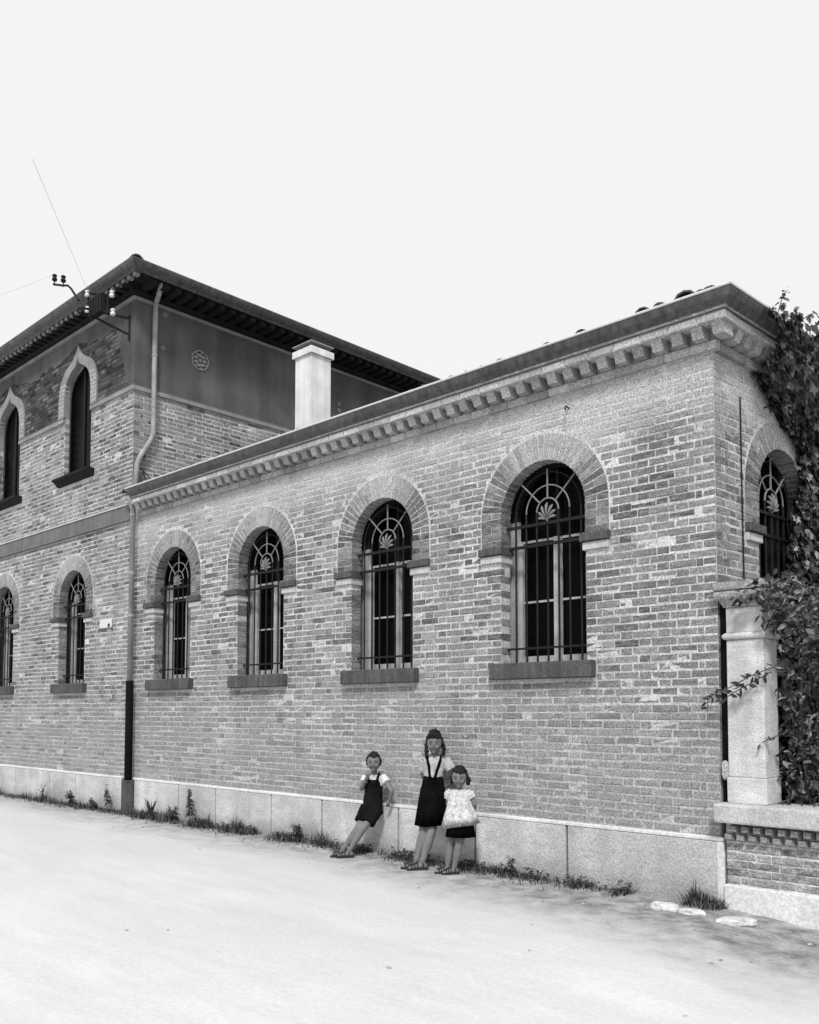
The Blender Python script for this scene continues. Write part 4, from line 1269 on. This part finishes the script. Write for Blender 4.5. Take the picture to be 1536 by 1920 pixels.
# ================================================================== children
def remeshed(mb, name, mat, parent, voxel=.005, smooth=6, noise=0.0, nscale=20):
    me = mb.mesh(name + '_raw', mat)
    o = bpy.data.objects.new(name + '_raw', me); COL.objects.link(o)
    r_ = o.modifiers.new('r', 'REMESH'); r_.mode = 'VOXEL'; r_.voxel_size = voxel; r_.use_smooth_shade = True
    if smooth:
        q = o.modifiers.new('s', 'SMOOTH'); q.factor = .5; q.iterations = smooth
    dg = bpy.context.evaluated_depsgraph_get()
    nm = bpy.data.meshes.new_from_object(o.evaluated_get(dg))
    bpy.data.objects.remove(o)
    nm.name = name
    nm.materials.clear(); nm.materials.append(M[mat])
    if noise:
        for v in nm.vertices:
            v.co += v.normal * (noise * mnoise.noise(v.co * nscale))
    nm.polygons.foreach_set('use_smooth', [True] * len(nm.polygons))
    return link(name, nm, parent)

def V(*p): return Vector(p)
def ellip(c, a, b, ra, rb, n=28, wave=0.0, nw=9, ph=0.0, tilt=0.0):
    """horizontal ellipse ring: a,b unit axes"""
    out = []
    for k in range(n):
        t = 2 * math.pi * k / n; q = 1 + wave * math.sin(nw * t + ph)
        p = c + a * (math.cos(t) * ra * q) + b * (math.sin(t) * rb * q)
        out.append((p.x, p.y, p.z + tilt * math.cos(t)))
    return out

def hand(mb, wrist, d, side, sc=1.0, curl=.6, nrm=None):
    """palm and five fingers; d along the hand, side towards the thumb"""
    d = d.normalized(); side = (side - d * side.dot(d)).normalized(); nrm = d.cross(side) if nrm is None else nrm
    L = .055 * sc
    mb.tube([wrist, wrist + d * L * .45, wrist + d * L], [(.016 * sc, .012 * sc), (.024 * sc, .012 * sc), (.025 * sc, .010 * sc)], 10)
    for k, ln in enumerate((.040, .046, .043, .034)):
        b = wrist + d * L * .95 + side * ((1.5 - k) * .0135 * sc)
        p1 = b + (d * math.cos(curl * .5) + nrm * math.sin(curl * .5)) * ln * .5 * sc
        p2 = p1 + (d * math.cos(curl * 1.4) + nrm * math.sin(curl * 1.4)) * ln * .5 * sc
        mb.tube([b - d * .01, b, p1, p2], [.0062 * sc, .0062 * sc, .0058 * sc, .0045 * sc], 8)
    b = wrist + d * L * .3 + side * .018 * sc
    p1 = b + (side * .75 + d * .65).normalized() * .022 * sc
    mb.tube([b - side * .01, b, p1, p1 + (d * .9 + nrm * .4).normalized() * .02 * sc], [.009 * sc, .0085 * sc, .007 * sc, .005 * sc], 8)

def head(mb, c, f, s, h, wd, tilt=0.0):
    """skull, jaw, nose, ears in one"""
    up = V(0, 0, 1)
    fv = (f + up * tilt).normalized(); uv = s.cross(fv) * -1 if s.cross(fv).z < 0 else s.cross(fv)
    def W(x, y, z): return c + s * x + fv * y + uv * z
    def skull(q):
        x, y, z = q
        if z < 0:
            k = (-z) ** 1.6; x *= 1 - .26 * k; y *= 1 - (.10 if y > 0 else .38) * k
        if y > .5 and z < .25: y *= .96
        v = s * (x * wd) + fv * (y * h * .86) + uv * (z * h); return v
    mb.ball(c, 1, 24, 18, skull)
    mb.tube([W(0, h * .80, h * .12), W(0, h * .94, -h * .12), W(0, h * .98, -h * .22), W(0, h * .84, -h * .26)], [h * .04, h * .06, h * .075, h * .04], 8)
    mb.ball(W(0, h * .66, -h * .76), h * .15, 8, 6)
    for q in (-1, 1):
        mb.ball(W(q * wd * .98, -h * .02, -h * .05), (h * .09, h * .10, h * .17), 8, 6)
        mb.ball(W(q * wd * .45, h * .62, -h * .26), h * .22, 8, 6)
    return W

def face(parent, W, h, wd):
    for q in (-1, 1):
        mb = MB(); mb.ball(W(q * wd * .40, h * .80, h * .02), (h * .085, h * .06, h * .05), 10, 6); mb.build('eye', 'eye', parent, smooth=True)
        mb = MB(); mb.tube([W(q * wd * .18, h * .85, h * .20), W(q * wd * .42, h * .83, h * .25), W(q * wd * .66, h * .70, h * .19)], h * .022, 6); mb.build('eyebrow', 'hair', parent)
    mb = MB(); mb.tube([W(-wd * .30, h * .76, -h * .48), W(0, h * .84, -h * .50), W(wd * .30, h * .76, -h * .48)], [h * .015, h * .032, h * .015], 8); mb.build('mouth', 'mouth', parent, smooth=True)

def foot(mb, ank, d, sc=1.0):
    d = V(d[0], d[1], 0).normalized(); s = V(-d.y, d.x, 0)
    z0 = .012
    a = V(ank.x, ank.y, 0)
    rings = []
    for t, wd, ht in ((-.042, .012, .03), (-.03, .022, .045), (0, .025, .055), (.04, .027, .045), (.08, .031, .032), (.105, .028, .024), (.122, .014, .014)):
        c = a + d * (t * sc) + V(0, 0, z0 + ht * sc * .5)
        rings.append([c + s * (math.cos(2 * math.pi * k / 10) * wd * sc) + V(0, 0, math.sin(2 * math.pi * k / 10) * ht * .5 * sc) for k in range(10)])
    mb.ring_loft(rings)
    mb.tube([ank + V(0, 0, .04), a + V(0, 0, .03)], [.026 * sc, .028 * sc], 10)
def sandal(parent, ank, d, sc=1.0):
    d = V(d[0], d[1], 0).normalized(); s = V(-d.y, d.x, 0); a = V(ank.x, ank.y, 0)
    z = ground_z(a.x, a.y)
    out = [(-.05, .012), (-.042, .024), (0, .030), (.05, .032), (.09, .038), (.118, .032), (.134, .014)]
    poly = [a + d * (t * sc) + s * (w_ * sc) for t, w_ in out] + [a + d * (t * sc) - s * (w_ * sc) for t, w_ in reversed(out)]
    mb = MB(); n = len(poly)
    mb.add([(p.x, p.y, z - .002) for p in poly] + [(p.x, p.y, z + .016) for p in poly], [tuple(reversed(range(n))), tuple(range(n, 2 * n))] + [(i, (i + 1) % n, (i + 1) % n + n, i + n) for i in range(n)])
    so = mb.build('sandal', 'leather', parent)
    mb = MB()
    for t, wd, ht in ((.095, .034, .040), (.072, .036, .048), (.045, .033, .056), (.0, .032, .075)):
        c = a + d * (t * sc)
        mb.tube([c + s * (math.cos(math.pi * k / 10) * wd * sc) + V(0, 0, .012 + math.sin(math.pi * k / 10) * ht * sc) for k in range(11)], (.009 * sc, .004 * sc), 6)
    mb.tube([a - d * .038 * sc + s * .022 * sc + V(0, 0, .02), a - d * .05 * sc + V(0, 0, .05), a - d * .038 * sc - s * .022 * sc + V(0, 0, .02)], .008 * sc, 6)
    mb.tube([a + d * .05 * sc + V(0, 0, .06 * sc), a + d * .1 * sc + V(0, 0, .05 * sc)], .008 * sc, 6)
    mb.build('strap', 'leather', so)

def limb(mb, pts, rads, n=12):
    """smooth tapering limb through its joints"""
    P_ = [Vector(p) for p in pts]; out = []; ro = []
    for i in range(len(P_) - 1):
        m = 5
        for k in range(m):
            t = k / m
            p0 = P_[max(i - 1, 0)]; p1 = P_[i]; p2 = P_[i + 1]; p3 = P_[min(i + 2, len(P_) - 1)]
            out.append(.5 * ((2 * p1) + (-p0 + p2) * t * .5 + (2 * p0 - 5 * p1 + 4 * p2 - p3) * t * t * .5 + (-p0 + 3 * p1 - 3 * p2 + p3) * t ** 3 * .5) if False else p1.lerp(p2, t))
            a, b = rads[i], rads[i + 1]
            ro.append(a + (b - a) * t)
    out.append(P_[-1]); ro.append(rads[-1])
    mb.tube(out, ro, n)

def axes(fx, fy):
    f = V(fx, fy, 0).normalized(); return f, V(-f.y, f.x, 0)

def torso(mb, rings, s, f, n=20):
    mb.ring_loft([ellip(Vector(c), s, f, a, b, n) for c, a, b in rings])

def hair_cap(parent, W, h, wd, extra=1.0, fringe=.35, mat='hair', lumps=.08, puff=0.0, tubes=(), part=0.0):
    mb = MB()
    def fn(q):
        x, y, z = q
        k = 1.10 * extra
        if y > .25 and z < fringe + part * x: k = .80            # face left free
        elif z < -.35: k = .78
        p = W(x * wd * k, y * h * .86 * k - h * .02, z * h * k * (1.04 if z > 0 else 1) + puff * h * max(0, z) ** 3)
        return p
    mb.ball((0, 0, 0), 1, 28, 20, fn)
    for pts, rr in tubes: limb(mb, [W(*p) for p in pts], rr, 10)
    return remeshed(mb, 'hair', mat, parent, .006, 2, lumps * h, 38)

# ---- boy leaning on the plinth
boy = thing('person', (-3.78, -.33, 0), 'boy in dark overall shorts leaning on the wall with one hand at his mouth', 'person', 'children standing against the wall')
f, s = axes(.55, -.83)
B = dict(pel=V(-3.725, -.185, .475), wai=V(-3.735, -.165, .62), che=V(-3.725, -.165, .74), nek=V(-3.712, -.178, .845), hed=V(-3.690, -.205, .972))
shL, shR = B['che'] - s * .088 + V(0, 0, .078), B['che'] + s * .092 + V(0, 0, .082)
mb = MB()
torso(mb, [(B['pel'] - V(0, 0, .04), .06, .05), (B['pel'], .085, .068), (B['wai'], .078, .06), (B['che'], .088, .064), (B['che'] + V(0, 0, .07), .085, .05), (B['nek'], .035, .034)], s, f)
mb.tube([B['nek'] - V(0, 0, .03), B['nek'] + V(0, 0, .05)], [.034, .032], 12)
W = head(mb, B['hed'], axes(.66, -.75)[0], axes(.66, -.75)[1], .098, .070, -.05)
kA, kB, aA, aB = V(-3.745, -.365, .305), V(-3.700, -.350, .295), V(-3.868, -.470, .075), V(-3.790, -.455, .068)
limb(mb, [B['pel'] - s * .045, kA, kA.lerp(aA, .4), aA], [.062, .040, .038, .022])
limb(mb, [B['pel'] + s * .045, kB, kB.lerp(aB, .4), aB], [.062, .040, .038, .022])
foot(mb, aA, (-.72, -.70)); foot(mb, aB, (-.66, -.75))
eR, wR = V(-3.500, -.125, .675), V(-3.540, -.120, .580)
limb(mb, [shR, eR, wR], [.034, .025, .018]); hand(mb, wR, V(-.30, -.12, -.95), V(-.5, -.6, .3), .85, .5)
eL = V(-3.800, -.275, .695); wL = V(-3.690, -.305, .815)
limb(mb, [shL, eL, wL], [.034, .026, .018]); hand(mb, wL, V(.30, .02, .95), V(.6, .5, .1), .85, 1.1)
body = remeshed(mb, 'body', 'skin', boy, .0045, 4)
face(boy, W, .098, .070)
hair_cap(boy, W, .098, .070, 1.03, .52, lumps=.16, part=.08)
mb = MB()
torso(mb, [(B['wai'], .083, .066), (B['che'], .094, .070), (B['che'] + V(0, 0, .075), .092, .056), (B['nek'] + V(0, 0, -.005), .045, .042)], s, f)
limb(mb, [shR - V(0, 0, .0), shR.lerp(eR, .45)], [.043, .050]); limb(mb, [shL, shL.lerp(eL, .45)], [.043, .048])
remeshed(mb, 'shirt', 'cloth_white', boy, .005, 3, .004, 30)
mb = MB()
torso(mb, [(B['pel'] - V(0, 0, .05), .10, .085), (B['pel'] + V(0, 0, .03), .108, .085), (B['wai'], .098, .078), (B['wai'].lerp(B['che'], .6), .097, .076), (B['che'] + V(0, 0, .025), .090, .076), (B['che'] + V(0, 0, .05), .070, .072)], s, f)
limb(mb, [B['pel'] - s * .05 + V(0, 0, .02), (B['pel'] - s * .055).lerp(kA, .72)], [.085, .076]); limb(mb, [B['pel'] + s * .045 + V(0, 0, .02), (B['pel'] + s * .05).lerp(kB, .70)], [.085, .078])
remeshed(mb, 'overalls', 'cloth_shorts', boy, .0055, 4, .008, 22)
for q in (-1, 1):
    mb = MB(); c = B['che']
    mb.tube([c + s * (q * .045) + f * .078 + V(0, 0, .03), c + s * (q * .055) + f * .066 + V(0, 0, .08), c + s * (q * .058) + f * .01 + V(0, 0, .118), c + s * (q * .05) - f * .05 + V(0, 0, .09)], (.019, .006), 8); mb.build('strap', 'cloth_shorts', boy, smooth=True)
sandal(boy, aA, (-.72, -.70)); sandal(boy, aB, (-.66, -.75))

# ---- tall girl
girl = thing('person', (-2.82, -.32, 0), 'tallest girl in dark suspender skirt and pale blouse, hands behind her back', 'person', 'children standing against the wall')
f, s = axes(.60, -.80)
G = dict(pel=V(-2.825, -.235, .68), wai=V(-2.855, -.195, .855), che=V(-2.862, -.168, .975), nek=V(-2.866, -.160, 1.075), hed=V(-2.848, -.185, 1.190))
shL, shR = G['che'] - s * .108 + V(0, 0, .06), G['che'] + s * .105 + V(0, 0, .06)
mb = MB()
torso(mb, [(G['pel'] - V(0, 0, .05), .07, .06), (G['pel'], .10, .078), (G['wai'], .085, .064), (G['che'], .098, .068), (G['che'] + V(0, 0, .06), .098, .054), (G['nek'], .038, .036)], s, f)
mb.tube([G['nek'] - V(0, 0, .03), G['nek'] + V(0, 0, .06)], [.038, .034], 12)
W = head(mb, G['hed'], axes(.60, -.80)[0], axes(.60, -.80)[1], .106, .074, -.05)
kA, kB, aA, aB = V(-2.822, -.372, .335), V(-2.735, -.362, .335), V(-2.840, -.450, .072), V(-2.757, -.458, .072)
limb(mb, [G['pel'] - s * .05, kA, kA.lerp(aA, .38), aA], [.074, .046, .046, .025]); limb(mb, [G['pel'] + s * .05, kB, kB.lerp(aB, .38), aB], [.074, .046, .046, .025])
foot(mb, aA, (-.62, -.78), 1.15); foot(mb, aB, (-.55, -.83), 1.15)
eR, wR = V(-2.672, -.075, .865), V(-2.775, -.060, .770)
eL, wL = V(-3.005, -.175, .850), V(-2.925, -.095, .760)
limb(mb, [shR, eR, wR], [.038, .029, .021]); hand(mb, wR, V(-.8, -.05, -.2), V(0, -.3, .9), .9, .3)
limb(mb, [shL, eL, wL], [.038, .029, .021]); hand(mb, wL, V(.8, .25, -.2), V(0, -.3, .9), .9, .3)
remeshed(mb, 'body', 'skin', girl, .005, 4)
face(girl, W, .106, .074)
h_, w_ = .106, .074
hair_cap(girl, W, h_, w_, 1.08, .55, lumps=.13, puff=.0, tubes=[
    ([(w_ * 1.0, -.01, .02), (w_ * 1.25, -.01, -.05), (w_ * 1.15, .0, -.125)], [.020, .022, .012]),
    ([(-w_ * 1.0, .0, .02), (-w_ * 1.12, .01, -.06), (-w_ * .95, .03, -.15)], [.022, .022, .014]),
    ([(-.04, .02, h_ * .95), (.0, .02, h_ * 1.12), (.045, .0, h_ * .95)], [.026, .030, .026]),
    ([(-.05, .06, h_ * .72), (0, .075, h_ * .85), (.05, .06, h_ * .75)], [.026, .03, .026])])
mb = MB()
torso(mb, [(G['wai'] - V(0, 0, .03), .092, .070), (G['wai'] + V(0, 0, .03), .098, .076), (G['che'], .108, .078), (G['che'] + V(0, 0, .062), .108, .060), (G['nek'] + V(0, 0, -.012), .048, .046)], s, f)
limb(mb, [shR, shR.lerp(eR, .62)], [.050, .056]); limb(mb, [shL, shL.lerp(eL, .62)], [.050, .054])
remeshed(mb, 'blouse', 'blouse', girl, .005, 3, .005, 26)
mb = MB()
hc = V(-2.785, -.295, .405)
rg = []
for t, ra, rb, wv in ((0, .094, .075, 0), (.08, .100, .082, .01), (.3, .122, .103, .025), (.6, .140, .122, .04), (1.0, .158, .140, .055)):
    c = (G['wai'] + V(0, 0, .015)).lerp(hc, t); rg.append(ellip(c, s, f, ra, rb, 56, wv, 11, 1.0, 0.0))
rg += [ellip(hc + V(0, 0, .012), s, f, .150, .132, 56, .055, 11, 1.0), ellip(G['wai'].lerp(hc, .3), s, f, .10, .085, 56)]
mb.ring_loft(rg, caps=True)
mb.v = [(x + .010 * mnoise.noise(Vector((x * 9, y * 9, z * 5))), y + .010 * mnoise.noise(Vector((x * 9, y * 9, z * 5 + 7))), z + .012 * mnoise.noise(Vector((x * 7, y * 7, 3)))) for x, y, z in mb.v]
sk = mb.build('skirt', 'cloth_dark', girl, smooth=True)
for q in (-1, 1):
    mb = MB(); c = G['che']; wv = G['wai']
    mb.tube([wv + s * (q * .022) + f * .085 + V(0, 0, 0), c + s * (q * .048) + f * .088, c + s * (q * .066) + f * .070 + V(0, 0, .06), c + s * (q * .066) + f * .01 + V(0, 0, .098), c + s * (q * .05) - f * .06 + V(0, 0, .05)], (.021, .006), 8); mb.build('suspender', 'cloth_dark', girl, smooth=True)
sandal(girl, aA, (-.62, -.78), 1.15); sandal(girl, aB, (-.55, -.83), 1.15)

# ---- small girl
kid = thing('person', (-2.40, -.40, 0), 'smallest girl in white smock over a dark skirt beside the tall girl', 'person', 'children standing against the wall')
f, s = axes(.50, -.86)
K = dict(pel=V(-2.375, -.375, .46), wai=V(-2.378, -.370, .58), che=V(-2.380, -.365, .69), nek=V(-2.378, -.362, .785), hed=V(-2.358, -.380, .890))
shL, shR = K['che'] - s * .085 + V(0, 0, .062), K['che'] + s * .085 + V(0, 0, .062)
mb = MB()
torso(mb, [(K['pel'] - V(0, 0, .04), .06, .05), (K['pel'], .085, .07), (K['wai'], .08, .066), (K['che'], .084, .064), (K['che'] + V(0, 0, .06), .08, .05), (K['nek'], .032, .032)], s, f)
mb.tube([K['nek'] - V(0, 0, .03), K['nek'] + V(0, 0, .05)], [.032, .030], 12)
W = head(mb, K['hed'], axes(.55, -.83)[0], axes(.55, -.83)[1], .094, .070, -.12)
kA, kB, aA, aB = V(-2.442, -.412, .245), V(-2.352, -.402, .250), V(-2.462, -.425, .066), V(-2.388, -.418, .064)
limb(mb, [K['pel'] - s * .045, kA, kA.lerp(aA, .4), aA], [.055, .038, .037, .022]); limb(mb, [K['pel'] + s * .045, kB, kB.lerp(aB, .4), aB], [.055, .038, .037, .022])
foot(mb, aA, (-.55, -.83), .95); foot(mb, aB, (-.45, -.89), .95)
eR, wR = V(-2.250, -.285, .645), V(-2.315, -.235, .57); eL, wL = V(-2.485, -.395, .64), V(-2.44, -.30, .575)
limb(mb, [shR, eR, wR], [.030, .024, .018]); hand(mb, wR, V(-.7, .1, -.5), V(0, -.3, .9), .75, .4)
limb(mb, [shL, eL, wL], [.030, .024, .018]); hand(mb, wL, V(.6, .4, -.5), V(0, -.3, .9), .75, .4)
remeshed(mb, 'body', 'skin', kid, .0045, 4)
face(kid, W, .094, .070)
hair_cap(kid, W, .094, .070, 1.05, .48, lumps=.16, part=-.15, tubes=[([(.068, -.02, .02), (.080, -.02, -.035), (.070, -.02, -.07)], [.024, .026, .014]), ([(-.066, -.02, .02), (-.074, -.02, -.03), (-.066, -.02, -.06)], [.018, .02, .012])])
mb = MB()
rg = []
hc = V(-2.362, -.365, .445)
for t, ra, rb, wv, tl in ((0, .062, .052, 0, 0), (.06, .090, .066, 0, 0), (.22, .100, .082, .01, 0), (.45, .118, .102, .02, .004), (.75, .150, .130, .035, .014), (1.0, .182, .152, .05, .028)):
    c = (K['nek'] - V(0, 0, .005)).lerp(hc, t); rg.append(ellip(c, s, f, ra, rb, 56, wv, 8, 2.0, tl))
rg += [ellip(hc + V(0, 0, .012), s, f, .172, .144, 56, .05, 8, 2.0, .028), ellip(K['wai'], s, f, .095, .08, 56)]
mb.ring_loft(rg, caps=True)
mb.v = [(x + .013 * mnoise.noise(Vector((x * 12, y * 12, z * 8))), y + .013 * mnoise.noise(Vector((x * 12, y * 12, z * 8 + 7))), z + .010 * mnoise.noise(Vector((x * 9, y * 9, 3)))) for x, y, z in mb.v]
sm = mb.build('smock', 'cloth_smock', kid, smooth=True)
mb = MB()
for q, sh_, el in ((-1, shL, eL), (1, shR, eR)):
    limb(mb, [sh_ - s * (q * .02), sh_.lerp(el, .25), sh_.lerp(el, .55)], [.040, .052, .046])
remeshed(mb, 'sleeve', 'cloth_smock', sm, .005, 2, .008, 30)
mb = MB(); rg = []
for z, ra, rb in ((.52, .10, .09), (.44, .125, .112), (.345, .142, .128)): rg.append(ellip(V(-2.360, -.362, z), s, f, ra, rb, 56, .05, 10, 0))
rg.append(ellip(V(-2.36, -.362, .357), s, f, .132, .118, 56, .05, 10, 0)); rg.append(ellip(V(-2.36, -.362, .5), s, f, .08, .07, 56))
mb.ring_loft(rg); mb.build('skirt', 'cloth_dark', kid, smooth=True)
sandal(kid, aA, (-.55, -.83), .95); sandal(kid, aB, (-.45, -.89), .95)
